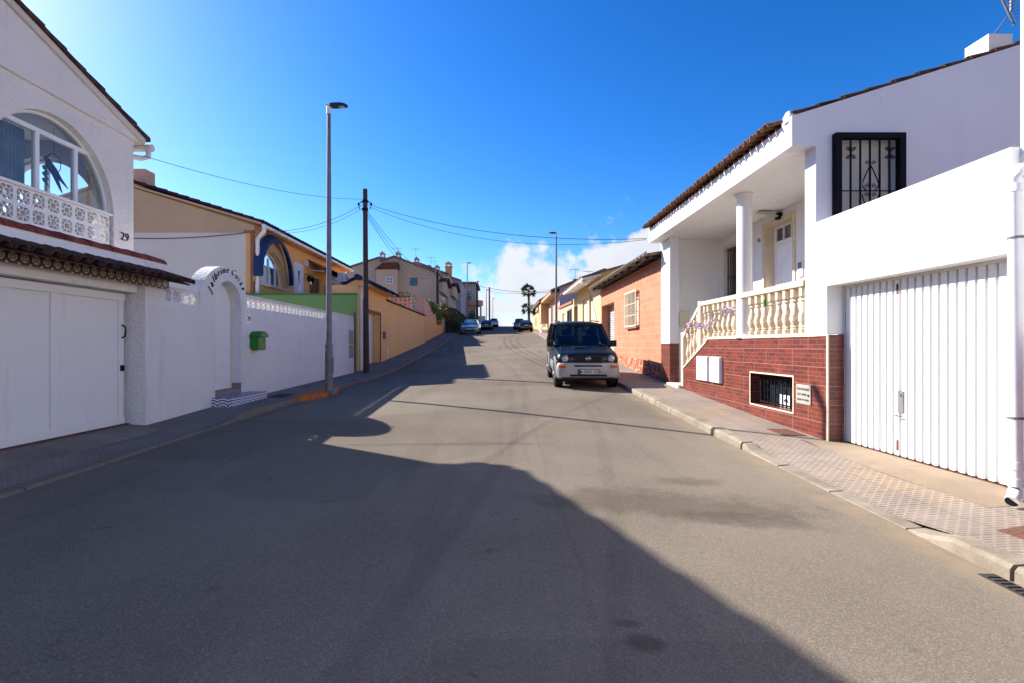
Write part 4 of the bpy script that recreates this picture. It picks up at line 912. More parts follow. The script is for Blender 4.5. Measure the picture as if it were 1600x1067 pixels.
# ================================================================== RIGHT SIDE
WX = 4.70
h = thing('white_porch_house', 'white house with columned porch, cream balustrade and dark red tiled base on the right', 'house', (7, 11, .4))
mb = MB(); mb.prism([[(7.34,.05),(13.15,.3),(13.15,1.03),(11.5,1.78),(7.34,1.78)], rect(8.19,9.57,.59,1.155)], 'x', WX, WX+.28); mb.build('tiled_base', M['redtile'], h)
mb = MB(); mb.box(WX+.004,5.02,7.322,7.338,.1,1.80); mb.build('tiled_jamb', M['redtile_y'], h)
mb = MB(); mb.box(WX-.006,WX+.012,7.315,7.345,.1,1.81); mb.box(WX-.014,WX+.02,7.34,11.5,1.782,1.80); mb.bar((WX-.002,11.5,1.795),(WX-.002,13.15,1.045),.04,.02)
mb.prism([rect(8.165,9.595,.565,1.18), rect(8.19,9.57,.59,1.155)], 'x', WX-.008, WX+.02); mb.build('tile_trim', M['cream_trim'], h)
# near gable wall, garage block
gopen = rect(4.96+.02,5.90,2.55,4.70)
mb = MB(); mb.prism([[(4.345,4.61),(4.345,5.055),(8.2,6.26),(13,4.76),(13,2.4),(4.7,2.4),(4.7,4.61)], gopen], 'y', 7.60, 7.87)
mb.build('gable_wall', M['shaded_white'], h)
mb = MB(); mb.box(WX,WX+.24,7.343,7.598,1.81,3.47); mb.box(WX,WX+.24,7.598,7.872,1.81,2.398); mb.box(WX,WX+.24,4.73,7.343,2.50,3.47); mb.box(WX,WX+.24,4.702,4.73,.1,3.47); mb.box(WX+.004,5.02,7.338,7.60,.1,1.80); mb.box(5.021,9,7.345,7.59,.1,2.4); mb.build('garage_wall', M['white_smooth'], h)
mb = MB(); mb.box(WX+.24,9,4.71,7.6,2.52,2.62); mb.build('terrace_floor', M['terracotta'], h)
# corrugated two-leaf garage door
GD = WX+.235
mb = MB(); rows = []; y = 4.735
mb.box(GD+.04,GD+.06,4.735,7.335,.285,2.5); dr = mb.build('garage_door', plain('grimy_door_grooves', (.16,.125,.10), .7, var=.4, scale=5), h)
mb = MB(); nb = 23
for i in range(nb):
    y0 = 4.74+(7.30-4.74)*i/nb; y1 = 4.74+(7.30-4.74)*(i+1)/nb
    mb.prism([[(GD+.0395,y0+.012),(GD-.002,y0+.019),(GD-.002,y1-.019),(GD+.0395,y1-.012)]], 'z', .30, 2.46)
mb.build('door_ribs', M['white_metal'], dr)
mb = MB(); mb.box(GD-.004,GD+.02,7.302,7.336,.29,2.49); mb.box(GD+.0,GD+.02,4.735,7.30,2.462,2.498); mb.build('door_frame', M['brown_metal'] if False else M['gutter'], dr)
mb = MB(); yc = 6.28; mb.box(GD-.012,GD-.002,yc-.045,yc+.045,.83,1.10); mb.lathe([(.012,0),(.012,-.012)],(GD-.012,yc,1.05),8,'x'); mb.build('lock_plate', M['galv'], dr)
mb = MB(); mb.tube([(GD-.012,yc-.035,.80),(GD-.05,yc-.035,.79),(GD-.05,yc+.045,.79),(GD-.012,yc+.045,.80)],.008,6); mb.build('handle', M['galv'], dr)
for z in (.36,2.28):
    mb = MB(); mb.box(GD-.008,GD-.002,yc+.045,yc+.075,z,z+.13); mb.build('hinge', M['rust'], dr)
mb = MB(); mb.box(GD-.01,GD+.05,4.735,7.335,.27,.284); mb.build('door_sill', M['rust'], dr)
# grille window on the gable wall
gr = MB(); Y0 = 7.50
for x in (4.94,5.88): gr.box(x,x+.085,Y0,7.60,2.55,4.77)
gr.box(5.025,5.88,Y0,7.60,4.69,4.77)
grl = gr.build('window_grille', M['iron'], h)
mb = MB()
for k in range(1,6): mb.bar((5.025+.1425*k,Y0+.03,2.6),(5.025+.1425*k,Y0+.03,4.69),.020)
mb.bar((5.025,Y0+.03,3.92),(5.88,Y0+.03,3.92),.014)
def scroll(mb, cx, cz, r, sgn, yy, up=1, turns=1.4, w=.006):
    pts = [(cx+sgn*(r-r*.8*t)*math.cos(2*PI*turns*t)*1.0 - sgn*r, yy, cz+up*(r-r*.8*t)*math.sin(2*PI*turns*t)) for t in [i/14 for i in range(15)]]
    pts = [(cx + (cx-p[0]) if False else p[0], p[1], p[2]) for p in pts]; mb.tube(pts, w, 5)
for xk in (5.025+.1425, 5.025+.1425*5):
    for s in (-1,1):
        scroll(mb, xk+s*.075, 4.53, .035, s, Y0+.02, 1); scroll(mb, xk+s*.075, 4.42, .035, s, Y0+.02, -1)
        mb.tube([(xk,Y0+.02,4.47),(xk+s*.03,Y0+.02,4.515),(xk+s*.045,Y0+.02,4.555)],.006,5); mb.tube([(xk,Y0+.02,4.47),(xk+s*.03,Y0+.02,4.43),(xk+s*.045,Y0+.02,4.39)],.006,5)
xc = 5.025+.1425*3
for s in (-1,1):
    mb.tube([(xc,Y0+.02,4.30),(xc+s*.05,Y0+.02,4.20),(xc+s*.11,Y0+.02,4.06),(xc+s*.115,Y0+.02,3.98),(xc+s*.06,Y0+.02,3.92)],.008,6)
    mb.tube([(xc+s*.12,Y0+.02,3.86),(xc+s*.11,Y0+.02,3.80),(xc+s*.05,Y0+.02,3.66),(xc,Y0+.02,3.55)],.008,6)
    scroll(mb, xc+s*.075, 4.33, .032, s, Y0+.02); scroll(mb, xc+s*.085, 4.00, .036, s, Y0+.02, -1); scroll(mb, xc+s*.085, 3.86, .036, s, Y0+.02)
mb.build('bars', M['iron'], grl)
mb = MB(); mb.box(4.98,5.90,7.70,7.72,2.55,4.70); gp_ = mb.build('window', M['blind'], h)
# eave fascia, ceiling, roof
mb = MB(); mb.box(4.345,4.55,7.872,14.86,4.61,5.0); mb.build('eave_beam', M['white_smooth'], h)
mb = MB(); mb.box(4.55,6.5,7.872,14.86,4.612,4.75); mb.build('porch_ceiling', M['white_smooth'], h)
sr = Vector((1,0,.312)).normalized()
mb = MB(); mb.prism([[(4.36,5.018),(4.36,5.05),(8.2,6.25),(13,4.77),(13,4.70),(8.2,6.20)]], 'y', 7.875, 14.87); rf = mb.build('roof', M['rust_tile'], h)
mb = MB(); barrel_roof(mb, (4.19,7.90,4.995), (0,1,0), sr, 6.95, 4.18, .205, .38, .092); mb.build('roof_tiles', M['tile_brown'], rf, smooth=50)
mb = MB(); barrel_roof(mb, (4.42,7.60,5.07), (0,1,0), sr, .16, 3.95, .16, .40, .07, 8); mb.build('verge_tiles', M['tile_dark'], rf, smooth=50)  # darker tile than the roof's brown, the verge's shade put into the colour
mb = MB(); mb.lathe([(.09,0),(.10,.1),(.06,.17),(.0,.19)], (4.40,7.74,5.0), 10); mb.build('verge_end_cap', M['white_smooth'], h, smooth=40)
mb = MB(); mb.box(7.84,8.22,8.20,8.62,5.9,6.64); mb.build('chimney', M['cream_wall'], rf)
# porch
mb = MB(); mb.prism([[(7.872,1.5),(14.4,1.5),(14.4,4.61),(7.872,4.61)], rect(10.78,11.95,1.76,4.39), rect(12.6,14.0,2.72,4.27)], 'x', 6.2, 6.5); mb.box(4.95,6.5,14.40,14.86,.3,4.61); mb.box(4.70,4.95,14.10,14.86,1.72,4.61); mb.build('porch_wall', M['white_smooth'], h)
mb = MB(); mb.box(4.70,4.95,14.105,14.86,.3,1.72); pk = mb.build('pillar_base', M['redtile'], h)
mb = MB(); mb.box(4.703,4.95,14.09,14.10,.3,1.72); mb.build('pillar_base_face', M['redtile_y'], h)
mb = MB(); mb.box(WX+.28,6.2,7.872,12.0,1.62,1.76)
for k in range(6): mb.box(WX+.28,6.2,12.0+.21*k,12.0+.21*(k+1),.45,1.76-.19*(k+1))
mb.box(4.72,6.2,13.16,14.40,.3,.63); mb.build('porch_floor', M['stone_grey'], h)
mb = MB(); mb.box(4.60,5.0,13.18,14.08,.45,.655); mb.build('entry_step', M['white_smooth'], h, bevel=.01)
mb = MB(); mb.lathe([(.165,1.79),(.165,1.84),(.14,1.86),(.14,4.55),(.16,4.57),(.16,4.612)], (4.80,10.02,0), 24); mb.build('porch_column', M['white_smooth'], h, smooth=40)
# door recess, door, side window
mb = MB()
mb.prism([[(10.70,1.76),(10.70,4.47),(12.03,4.47),(12.03,1.76),(11.95,1.76),(11.95,4.39),(10.78,4.39),(10.78,1.76)]], 'x', 6.17, 6.2)
mb.box(6.201,6.47,11.935,11.948,1.77,4.385); mb.box(6.201,6.47,10.782,10.795,1.77,4.385); mb.box(6.201,6.47,10.795,11.935,4.372,4.387)
mb.prism([rect(12.52,14.08,2.64,4.35), rect(12.6,14.0,2.72,4.27)], 'x', 6.165, 6.2); mb.build('door_surround', M['cream_trim'], h)
mb = MB(); mb.prism([[(10.80,1.76),(11.93,1.76),(11.93,4.37),(10.80,4.37)], rect(10.90,11.83,4.03,4.32)], 'x', 6.40, 6.46); dr = mb.build('front_door', M['white_pvc'], h)
mb = MB(); mb.box(6.43,6.44,10.90,11.83,4.03,4.32); mb.build('pane', M['darkglass'], dr)
mb = MB(); mb.box(6.39,6.428,11.195,11.225,4.03,4.32); mb.box(6.39,6.428,11.505,11.535,4.03,4.32); mb.prism([rect(10.92,11.81,1.85,3.95), rect(10.95,11.78,1.88,3.92)], 'x', 6.385, 6.40)
for z in (2.0,2.9): mb.prism([rect(11.08,11.65,z,z+.7), rect(11.12,11.61,z+.04,z+.66)], 'x', 6.388, 6.40)
mb.build('door_moulding', M['white_pvc'], dr)
mb = MB(); mb.box(6.36,6.40,10.99,11.03,2.72,2.9); mb.build('handle', M['chrome'], dr)
mb = MB(); mb.box(6.36,6.37,12.6,14.0,2.72,4.27); wn = mb.build('porch_window', M['darkglass'], h)
mb = MB()
for k in range(9): mb.bar((6.24,12.64+.165*k,2.72),(6.24,12.64+.165*k,4.27),.024)
for z in (2.78,3.5,4.22): mb.bar((6.24,12.6,z),(6.24,14.0,z),.03)
mb.build('window_bars', M['brown_metal'], wn)
mb = MB(); mb.box(6.185,6.2,12.08,12.28,4.05,4.27); hn = mb.build('number_tile', M['white_pvc'], h)
text_part('numeral', [('56', .15, (6.18,12.18,4.10), (0,-1,0), (0,0,1), 0)], plain('blue_numeral', (.03,.05,.25), .4), hn, .006)
# balustrade
def baluster(mb, y, z0, hgt, x=WX+.06, r=1.0):
    p = [(.058,0),(.058,.10),(.036,.12),(.05,.145),(.036,.17),(.058,.26),(.068,.34),(.055,.46),(.032,.60),(.028,.68),(.045,.72),(.03,.75),(.056,.80),(.056,1.0)]
    mb.lathe([(a*r, z0+b*hgt) for a, b in p], (x,y,0), 10)
bl = thing('porch_balustrade', 'cream cast stone balustrade along the white porch and its stair', 'balustrade', (WX, 10, 1.8))
bl.parent = None
mb = MB(); mb.box(WX-.03,WX+.15,7.875,12.0,2.56,2.655); mb.bar((WX+.06,12.0,2.58),(WX+.06,13.10,1.86),.15,.09); mb.build('handrail', M['baluster'], bl, bevel=.012)
mb = MB(); mb.box(WX-.01,WX+.13,7.875,11.5,1.80,1.835); mb.bar((WX+.06,11.5,1.83),(WX+.06,13.1,1.09),.14,.03); mb.build('bottom_rail', M['baluster'], bl)
for y in [8.0+.232*k for k in range(17)]:
    if abs(y-10.02) < .2: continue
    if y > 11.4: continue
    mb = MB(); baluster(mb, y, 1.835, .725, r=1.22); mb.build('baluster', M['baluster'], bl, smooth=35)
for y in (11.58,11.78):
    z0 = 1.835-(y-11.5)*.455; mb = MB(); baluster(mb, y, z0, 2.56-z0, r=1.15); mb.build('baluster', M['baluster'], bl, smooth=35)
for k in range(4):
    y = 12.20+.215*k; z0 = 1.83-(y-11.5)*.46; zt = 2.54-(y-12)*.655; mb = MB(); baluster(mb, y, z0, zt-z0, r=1.1); mb.build('baluster', M['baluster'], bl, smooth=35)
mb = MB(); mb.box(WX-.02,WX+.14,11.92,12.08,1.60,2.68); mb.build('post', M['baluster'], bl, bevel=.01)
mb = MB(); mb.box(WX-.02,WX+.14,13.04,13.20,.62,1.98); mb.build('post', M['baluster'], bl, bevel=.01)
# flower garland
fg = thing('flower_garland', 'garland of lilac artificial flowers wound along the porch balustrade', 'garland', (WX-.05,11.4,2.2))
rng = random.Random(4); mb = MB(); pts = []
for i in range(40):
    t = i/39; y = 12.9-2.65*t; z = 2.02+.28*t+.10*math.sin(t*9)+(.02 if t < .25 else 0); pts.append((WX-.05,y,z))
for p in pts:
    for _ in range(6 if abs(math.sin(p[1]*2.3)) > .45 else 2):
        c = Vector(p)+Vector((rng.uniform(-.05,.02),rng.uniform(-.06,.06),rng.uniform(-.06,.06))); a = Vector((rng.gauss(0,1),rng.gauss(0,1),rng.gauss(0,1))).normalized(); b = a.orthogonal().normalized(); e = a.cross(b); s = rng.uniform(.015,.032)
        mb.add([c+b*s*math.cos(2*PI*k/5)+e*s*math.sin(2*PI*k/5)+a*(.3*s if k%2 else 0) for k in range(5)], [(0,1,2,3,4)])
mb.build('blossoms', M['flower_lilac'], fg, keep=True)
mb = MB(); mb.tube(pts, .008, 5); mb.build('stem', M['leaf_bright'], fg)
gb = MB(); gb.lathe([(.024,0),(.028,.02),(.026,.12),(.012,.15),(.012,.17)], (WX+.0,9.05,2.34), 10); tag(gb.build('plastic_bottle', M['green_plastic']), 'small green bottle hanging on the porch balustrade right of the column', 'bottle')
# basement window with iron bars
mb = MB(); mb.box(WX+.262,WX+.275,8.19,9.57,.592,1.153); bw = mb.build('basement_window', M['darkglass'], h)
mb = MB(); mb.box(WX+.245,WX+.26,8.3,8.62,.60,.95); mb.box(WX+.245,WX+.26,8.7,9.05,.60,.80); mb.build('window_frame', M['white_metal'], bw)
mb = MB(); mb.prism([rect(8.19,9.5,.63,1.09), rect(8.22,9.47,.655,1.065)], 'x', WX+.13, WX+.15)
for k in range(11): mb.bar((WX+.14,8.27+.118*k,.60),(WX+.14,8.27+.118*k,1.07),.018)
for yk in (8.62, 9.22):
    for s in (-1,1):
        for z in (.72,.86,1.0): mb.tube([(WX+.13,yk,z),(WX+.13,yk+s*.03,z+.03),(WX+.13,yk+s*.05,z),(WX+.13,yk+s*.03,z-.02)],.010,5)
mb.build('window_bars', M['iron'], bw)
# wall fittings
t = thing('metal_plaque', 'grey metal plaque with three lines of lettering right of the basement window', 'plaque', (WX-.01,7.88,.9))
mb = MB(); mb.box(WX-.02,WX-.001,7.70,8.08,.755,1.055); mb.build('plate', M['plaque'], t, bevel=.006)
text_part('lettering', [('CONTADORES', .05, (WX-.022,7.89,.97), (0,-1,0), (0,0,1), 0), ('DE CANAL', .05, (WX-.022,7.91,.89), (0,-1,0), (0,0,1), 0), ('AGUA POTABLE', .043, (WX-.022,7.89,.81), (0,-1,0), (0,0,1), 0)], M['lettering'], t, .003)
mb = MB(); mb.lathe([(.016,0),(.016,-.012)], (WX-.02,7.745,.90), 8, 'x'); mb.build('lock', M['iron'], t)
for (y0,y1,lab) in ((11.40,12.02,'left and wider white utility cabinet on the red tiled wall'),(10.76,11.27,'right white utility cabinet with a yellowed sticker on the red tiled wall')):
    t = thing('utility_cabinet', lab, 'utility cabinet', (WX-.04,(y0+y1)/2,.86), group='white utility cabinets on the red wall')
    mb = MB(); mb.box(WX-.06,WX-.001,y0,y1,.86,1.42); mb.build('casing', M['white_pvc'], t, bevel=.012)
    mb = MB(); mb.box(WX-.078,WX-.061,y0+.01,y1-.01,.87,1.41); d = mb.build('door', M['white_pvc'], t, bevel=.008)
    mb = MB(); mb.box(WX-.085,WX-.079,y0+.05,y0+.07,1.10,1.15); mb.build('lock', M['iron'], d)
    if y0 < 11: mb = MB(); mb.box(WX-.081,WX-.0785,y0+.12,y0+.24,1.18,1.31); mb.build('sticker', M['paper'], t)
t = thing('mailbox', 'cream metal mailbox on the shaded end wall of the white porch', 'mailbox', (5.16,14.38,2.2))
mb = MB(); mb.box(5.04,5.30,14.30,14.398,2.18,2.58); mb.build('box', M['cream_plastic'], t, bevel=.008)
mb = MB(); mb.box(5.03,5.31,14.28,14.30,2.50,2.585); mb.build('flap', M['cream_plastic'], t); mb = MB(); mb.box(5.16,5.18,14.293,14.30,2.25,2.28); mb.build('lock', M['iron'], t)
t = thing('wall_lamp', 'curved pale green wall lamp above the white front door', 'lamp', (6.15,11.3,4.45))
mb = MB(); mb.box(6.10,6.198,11.2,11.34,4.42,4.56); mb.build('base', M['iron'], t, bevel=.01)
mb = MB(); mb.strip_solid([[(6.12-.42*s,11.20,4.46+.10*math.sin(s*1.9)),(6.12-.42*s,11.36,4.46+.10*math.sin(s*1.9)),(6.12-.42*s,11.36,4.485+.10*math.sin(s*1.9)),(6.12-.42*s,11.20,4.485+.10*math.sin(s*1.9))] for s in [i/8 for i in range(9)]]); mb.build('lamp_shade', plain('pale_green_glass_shade', (.42,.46,.33), .2, spec=.6), t, smooth=40)
t = thing('door_intercom', 'small white intercom panel beside the front door of the white house', 'intercom', (6.19,10.5,3.1))
mb = MB(); mb.box(6.165,6.199,10.42,10.58,3.05,3.38); mb.build('panel', M['white_pvc'], t, bevel=.005); mb = MB(); mb.box(6.155,6.165,10.44,10.56,3.22,3.35); mb.build('screen', M['galv'], t)
t = thing('drainpipe', 'white plastic drainpipe with elbow outlet at the right edge', 'drainpipe', (4.62,4.56,.2))
dpx, dpy = 4.615, 4.575
mb = MB(); mb.tube([(dpx+.16,dpy,3.22),(dpx+.04,dpy,3.22),(dpx,dpy,3.19),(dpx,dpy,3.13),(dpx,dpy,.42),(dpx,dpy,.36),(dpx-.03,dpy-.02,.31),(dpx-.085,dpy-.05,.275)], .054, 16); mb.build('pipe', M['white_pvc'], t, smooth=50)
mb = MB()
for z in (3.02,.55,.40):
    mb = MB(); mb.tube([(dpx,dpy,z),(dpx,dpy,z+.07)],.060,16); mb.build('sleeve', M['white_pvc'], t, smooth=40)
mb = MB(); mb.tube([(dpx-.082,dpy-.048,.277),(dpx-.0865,dpy-.051,.2745)],.047,14); mb.build('outlet', M['interior'], t)
mb = MB()
for z in (1.0,2.6):
    mb = MB(); mb.tube([(dpx,dpy,z),(dpx,dpy,z+.02)],.060,14); mb.bar((dpx,dpy,z+.01),(dpx+.17,dpy,z+.01),.02); mb.build('bracket', M['galv'], t)
t = thing('roof_aerial', 'grid shaped aerial on the white house roof at the top right corner', 'antenna', (8.35,8.4,6.2))
mb = MB(); mb.bar((8.05,8.5,6.6),(8.5,8.5,7.2),.012); mb.bar((8.5,8.5,7.2),(8.5,8.5,8.),.03); mb.build('mast', M['galv'], t)
mb = MB(); mb.bar((8.30,8.45,7.35),(8.50,8.45,6.93),.025)
for k in range(9): mb.bar((8.30+.022*k,8.4,7.33-.046*k),(8.75+.022*k,8.4,7.55-.046*k),.012)
mb.build('aerial_rods', M['galv'], t)
mb = MB(); y0, y1 = 3.05, 3.50; mb.strip_solid([[(3.27,y,road_z(3.27,y)-.03),(3.27,y,road_z(3.27,y)+.006),(3.385,y,road_z(3.38,y)+.006),(3.385,y,road_z(3.38,y)-.03)] for y in (y0,y1)])
for k in range(9): y = y0+.04+.045*k; mb.bar((3.285,y,road_z(3.285,y)+.008),(3.37,y,road_z(3.36,y)+.008),.018,.01)
tag(mb.build('drain_grate', M['dark_cover']), 'dark iron drain grate against the right kerb in the bottom right corner', 'drain grate')
# neighbouring house at the frame edge; unseen upper floor set back to cut bounce light
nb_ = thing('white_neighbour_house', 'white house wall at the extreme right edge beside the drainpipe', 'house', (6,2,.2))
mb = MB(); mb.box(4.785,5.0,3.9,4.70,0,9.5); mb.box(4.785,9,-6,-.5,0,9.5); mb.box(4.785,9,-.499,3.899,0,3.3); mb.box(4.785,5.0,-.499,3.899,3.301,4.2); mb.build('wall', M['white_smooth'], nb_)
mb = MB(); mb.box(4.77,4.784,-6,4.50,0,1.72); mb.build('tiled_base', M['redtile'], nb_)
mb = MB(); mb.box(4.6,9.2,-6.1,-.3,9.51,9.7); mb.build('roof', M['tile_brown'], nb_)

# ---- orange block house
ob = thing('orange_block_house', 'orange block masonry house with barred window and roller shutter', 'house', (6.5,19.4,.8))
OX = 4.76
mb = MB(); mb.prism([[(14.87,.3),(24.0,.9),(24.0,4.22),(14.87,4.22)], rect(21.2,23.75,.7,3.45), rect(17.5,18.9,2.36,3.52)], 'x', OX, OX+.45); mb.build('wall', M['orangeblock'], ob)
mb = MB(); mb.prism([[(14.87,.3),(21.18,.7),(21.18,1.30),(14.87,1.16)]], 'x', OX-.05, OX-.001); mb.build('stone_skirting', M['stone'], ob)
mb = MB(); mb.box(OX+.001,OX+.44,23.752,23.77,.7,3.47); mb.box(OX+.001,OX+.44,21.18,21.198,.7,3.47); mb.build('opening_reveal', M['orange_wall'], ob)
mb = MB(); n = 26; rows = []
for i in range(n*3+1): rows.append([(OX+.36+.018*math.sin(i*2*PI/3), yy, .75+2.7*i/(n*3)) for yy in (21.2,23.75)])
mb.grid(rows); mb.box(OX+.40,OX+.42,21.2,23.75,.75,3.45); sh = mb.build('roller_shutter', plain('grey_roller_shutter', (.42,.42,.42), .5, .2), ob)
mb = MB(); mb.box(OX+.2,OX+.21,17.5,18.9,2.36,3.52); wn = mb.build('window', M['cream_plastic'], ob)
mb = MB(); mb.prism([rect(17.42,18.98,2.30,3.56), rect(17.47,18.93,2.35,3.51)], 'x', OX-.12, OX-.09)
for k in range(8): mb.bar((OX-.105,17.6+.175*k,2.33),(OX-.105,17.6+.175*k,3.53),.028)
for z in (2.7,3.1): mb.bar((OX-.105,17.45,z),(OX-.105,18.95,z),.02)
for y in (17.44,18.96):
    for z in (2.33,3.53): mb.bar((OX-.105,y,z),(OX,y,z),.025)
mb.build('window_bars', M['cream_plastic'], wn)
mb = MB(); mb.box(OX-.10,OX+.05,17.4,19.0,2.24,2.30); mb.build('window_sill', M['terracotta'], ob)
s3 = .16
mb = MB(); rows = []
for i in range(93):
    yy = 14.75+9.4*i/92; dz = .022*math.sin(i*PI/2); rows.append([(4.22,yy,4.29+dz),(9.5,yy,4.29+s3*5.28+dz)])
mb.grid(rows); mb.grid([[(p[0],p[1],p[2]-.02) for p in r] for r in rows]); rf = mb.build('corrugated_roof', plain('weathered_fibre_cement', (.33,.29,.25), .9, var=.25), ob)
mb = MB(); mb.box(4.20,4.235,14.7,24.15,4.315,4.345); mb.build('roof_edge', M['galv'], rf)
mb = MB()
for k in range(9): y = 15.2+1.05*k; mb.bar((4.34,y,4.235),(5.2,y,4.235+s3*.86),.07,.09)
mb.bar((4.40,14.8,4.20),(4.40,24.,4.20),.05); mb.build('rafters', M['wood_dark'], ob)
cable([(4.30,15,4.18),(4.45,17.5,4.13),(4.45,20,4.16),(4.5,24,4.15)], .012, 'black cable slung under the eave of the orange block house')

# ---- yellow house
yh = thing('yellow_house', 'yellow single storey house with projecting white eave slab and tall panels', 'house', (6.5,28.5,1.3))
mb = MB(); mb.prism([[(24.02,.9),(33,1.5),(33,4.62),(24.02,4.62)], rect(25.8,27.1,2.5,4.2), rect(27.7,29.3,2.5,4.2), rect(31.0,32.6,1.5,4.1)], 'x', OX, OX+.3); mb.build('wall', M['paleyellow'], yh)
mb = MB(); mb.prism([[(OX+.0,4.63),(OX,5.05),(8.5,6.05),(8.5,4.3),(OX+.301,4.3),(OX+.301,4.63)]], 'y', 24.03, 24.3); mb.prism([[(24.3,4.63),(31.1,4.63),(31.1,4.88),(24.3,4.88)]], 'x', OX+.002, OX+.3); mb.build('side_gable', M['shaded_yellow'], yh)
mb = MB(); mb.prism([[(3.88,4.70),(3.88,4.80),(OX,5.0),(OX,4.90)]], 'y', 23.95, 31.1); mb.build('eave_slab', M['white_smooth'], yh)
mb = MB(); mb.prism([[(3.86,4.803),(3.86,4.87),(8.7,6.25),(8.7,6.13),(OX,5.06)]], 'y', 23.9, 33); mb.build('roof', M['tile_far'], yh)
for (a,b_) in ((25.8,27.1),(27.7,29.3)):
    mb = MB(); mb.box(OX+.10,OX+.13,a,b_,2.5,4.2); f = mb.build('tall_panel', M['cream_plastic'], yh); mb = MB(); mb.box(OX-.06,OX+.05,a-.05,b_+.05,2.44,2.498); mb.build('sill', M['terracotta'], f)
mb = MB(); mb.box(OX+.2,OX+.25,31.0,32.6,1.5,4.1); mb.build('door', M['door_wood'], yh)
mb = MB(); mb.lathe([(.10,0),(.20,.1),(.20,.16)], (4.1,24.5,4.52), 12); mb.bar((4.1,24.5,4.66),(4.1,24.5,4.74),.06); mb.build('flood_lamp', M['white_pvc'], yh)
cable([(4.2,24.6,4.6),(4.55,24.75,3.6),(4.72,24.9,3.0),(4.735,24.9,2.2)], .014, 'black cable dropping diagonally across the yellow house')
# ---- cream house
ch = thing('cream_house', 'low cream house with brown coping between the yellow house and the grey gable', 'house', (6.5,36.8,1.8))
mb = MB(); mb.prism([[(33.02,1.3),(40.6,1.9),(40.6,4.5),(33.02,4.35)], rect(33.5,35.8,2.4,4.05), rect(37.2,38.6,2.8,4.0)], 'x', OX, OX+.3); mb.build('wall', M['paleyellow'], ch)
mb = MB(); mb.prism([[(33.02,4.352),(40.6,4.502),(40.6,4.68),(33.02,4.53)]], 'x', OX-.10, OX+4); mb.build('coping', M['terracotta'], ch)
mb = MB(); mb.box(OX+.1,OX+.13,33.5,35.8,2.4,4.05); w = mb.build('window', M['darkglass'], ch); mb = MB(); mb.prism([rect(33.45,35.85,2.35,4.1), rect(33.55,35.75,2.45,4.0)], 'x', OX-.02, OX+.09); mb.box(OX-.02,OX+.06,34.6,34.7,2.45,4.0); mb.build('frame', M['galv'], w)
mb = MB(); mb.box(OX+.1,OX+.13,37.2,38.6,2.8,4.0); mb.build('window', M['blind'], ch)
# ---- grey gabled house
gg = thing('grey_gabled_house', 'two storey house with a grey sloping gable wall on the right', 'house', (7,45,2.3))
def rp(u, v, Y): return (XU(u, Y), ZV(v, Y))
a1 = rp(862,452,40.7); a2 = rp(944,424,40.7)
mb = MB(); mb.prism([[(4.80,1.8),(4.80,a1[1]+.1),a2,(a2[0]+4,a2[1]-1.2),(a2[0]+4,1.8)]], 'y', 40.7, 41.0); mb.build('gable_wall', M['far_grey'], gg)
mb = MB(); mb.box(4.85,9,41.0,50,1.8,a1[1]-.1); mb.build('front_wall', M['pink_wall'], gg)
mb = MB(); mb.prism([[(4.1,a1[1]-.22),(4.1,a1[1]-.05),(a2[0],a2[1]+.2),(a2[0]+4.2,a2[1]-1.1),(a2[0]+4.2,a2[1]-1.25),(a2[0],a2[1]+.02)]], 'y', 40.55, 50.2); r = mb.build('roof', M['tile_far'], gg)
mb = MB(); mb.box(4.1,4.9,40.9,50,a1[1]-.4,a1[1]-.23); mb.build('eave_soffit', M['tan_wall'], gg)
swin(gg, 4.85, 42.5, 44., 3.6, 5.2, -1, 'darkglass'); swin(gg, 4.85, 46, 47.5, 3.6, 5.2, -1, 'darkglass')
for u in (899,909): chim(r, XU(u,42), 42, ZV(447,42), ZV(437 if u == 899 else 433,42), .35, 'rust_tile', False)
def r_aerial(u, Y, v0, v1, label):
    x = XU(u,Y); z0 = ZV(v0,Y); z1 = ZV(v1,Y); t = thing('roof_aerial', label, 'antenna', (x,Y,z0), group='aerials on the right hand roofs')
    mb = MB(); mb.bar((x,Y,z0),(x,Y,z1),.03); mb.build('mast', M['galv'], t)
    mb = MB(); mb.bar((x-.5,Y,z1-.05),(x+.35,Y,z1-.05),.025)
    for k in range(6): mb.bar((x-.45+.15*k,Y-.25,z1-.05),(x-.45+.15*k,Y+.25,z1-.05),.02)
    mb.build('aerial_rods', M['galv'], t)
r_aerial(899,43,440,421,'roof aerial above the small chimneys of the grey gabled house'); r_aerial(920,43,436,424,'roof aerial nearest the yellow house eave')
# ---- house with bay, red roofed house, last house
th = thing('bay_house', 'house with a plain projecting cream bay coloured tan for shade beyond the grey gabled house', 'house', (6,55,2.8))
mb = MB(); mb.box(5.0,9,50.3,60,2.4,6.2); mb.build('wall', M['paleyellow'], th)
mb = MB(); mb.box(XU(845,51),4.999,50.8,53.5,3.85,5.9); mb.build('bay', M['tan_wall'], th)  # cream bay built in tan, its shade carried by the colour
mb = MB(); mb.box(XU(846,51),4.98,50.82,53.4,2.5,3.2); mb.build('bay_base', M['far_grey'], th)
mb = MB(); mb.prism([[(3.95,5.9),(3.95,6.02),(9,7.6),(9,7.4)]], 'y', 50.25, 60); mb.build('roof', M['tile_far'], th)
mb = MB(); mb.box(XU(848,51)-.0,XU(855,51),50.79,50.82,2.55,3.1) if False else mb.box(4.3,4.75,50.70,50.80,2.6,3.15); mb.build('meter_box', M['white_metal'], th)
swin(th, 5.0, 55, 56.3, 3.6, 5.3, -1, 'darkglass'); swin(th, 5.0, 57.5, 58.8, 3.6, 5.3, -1, 'darkglass')
rh = thing('red_roofed_house', 'house with dark red tiled roof and green shutters beside the palms', 'house', (7,66,3.3))
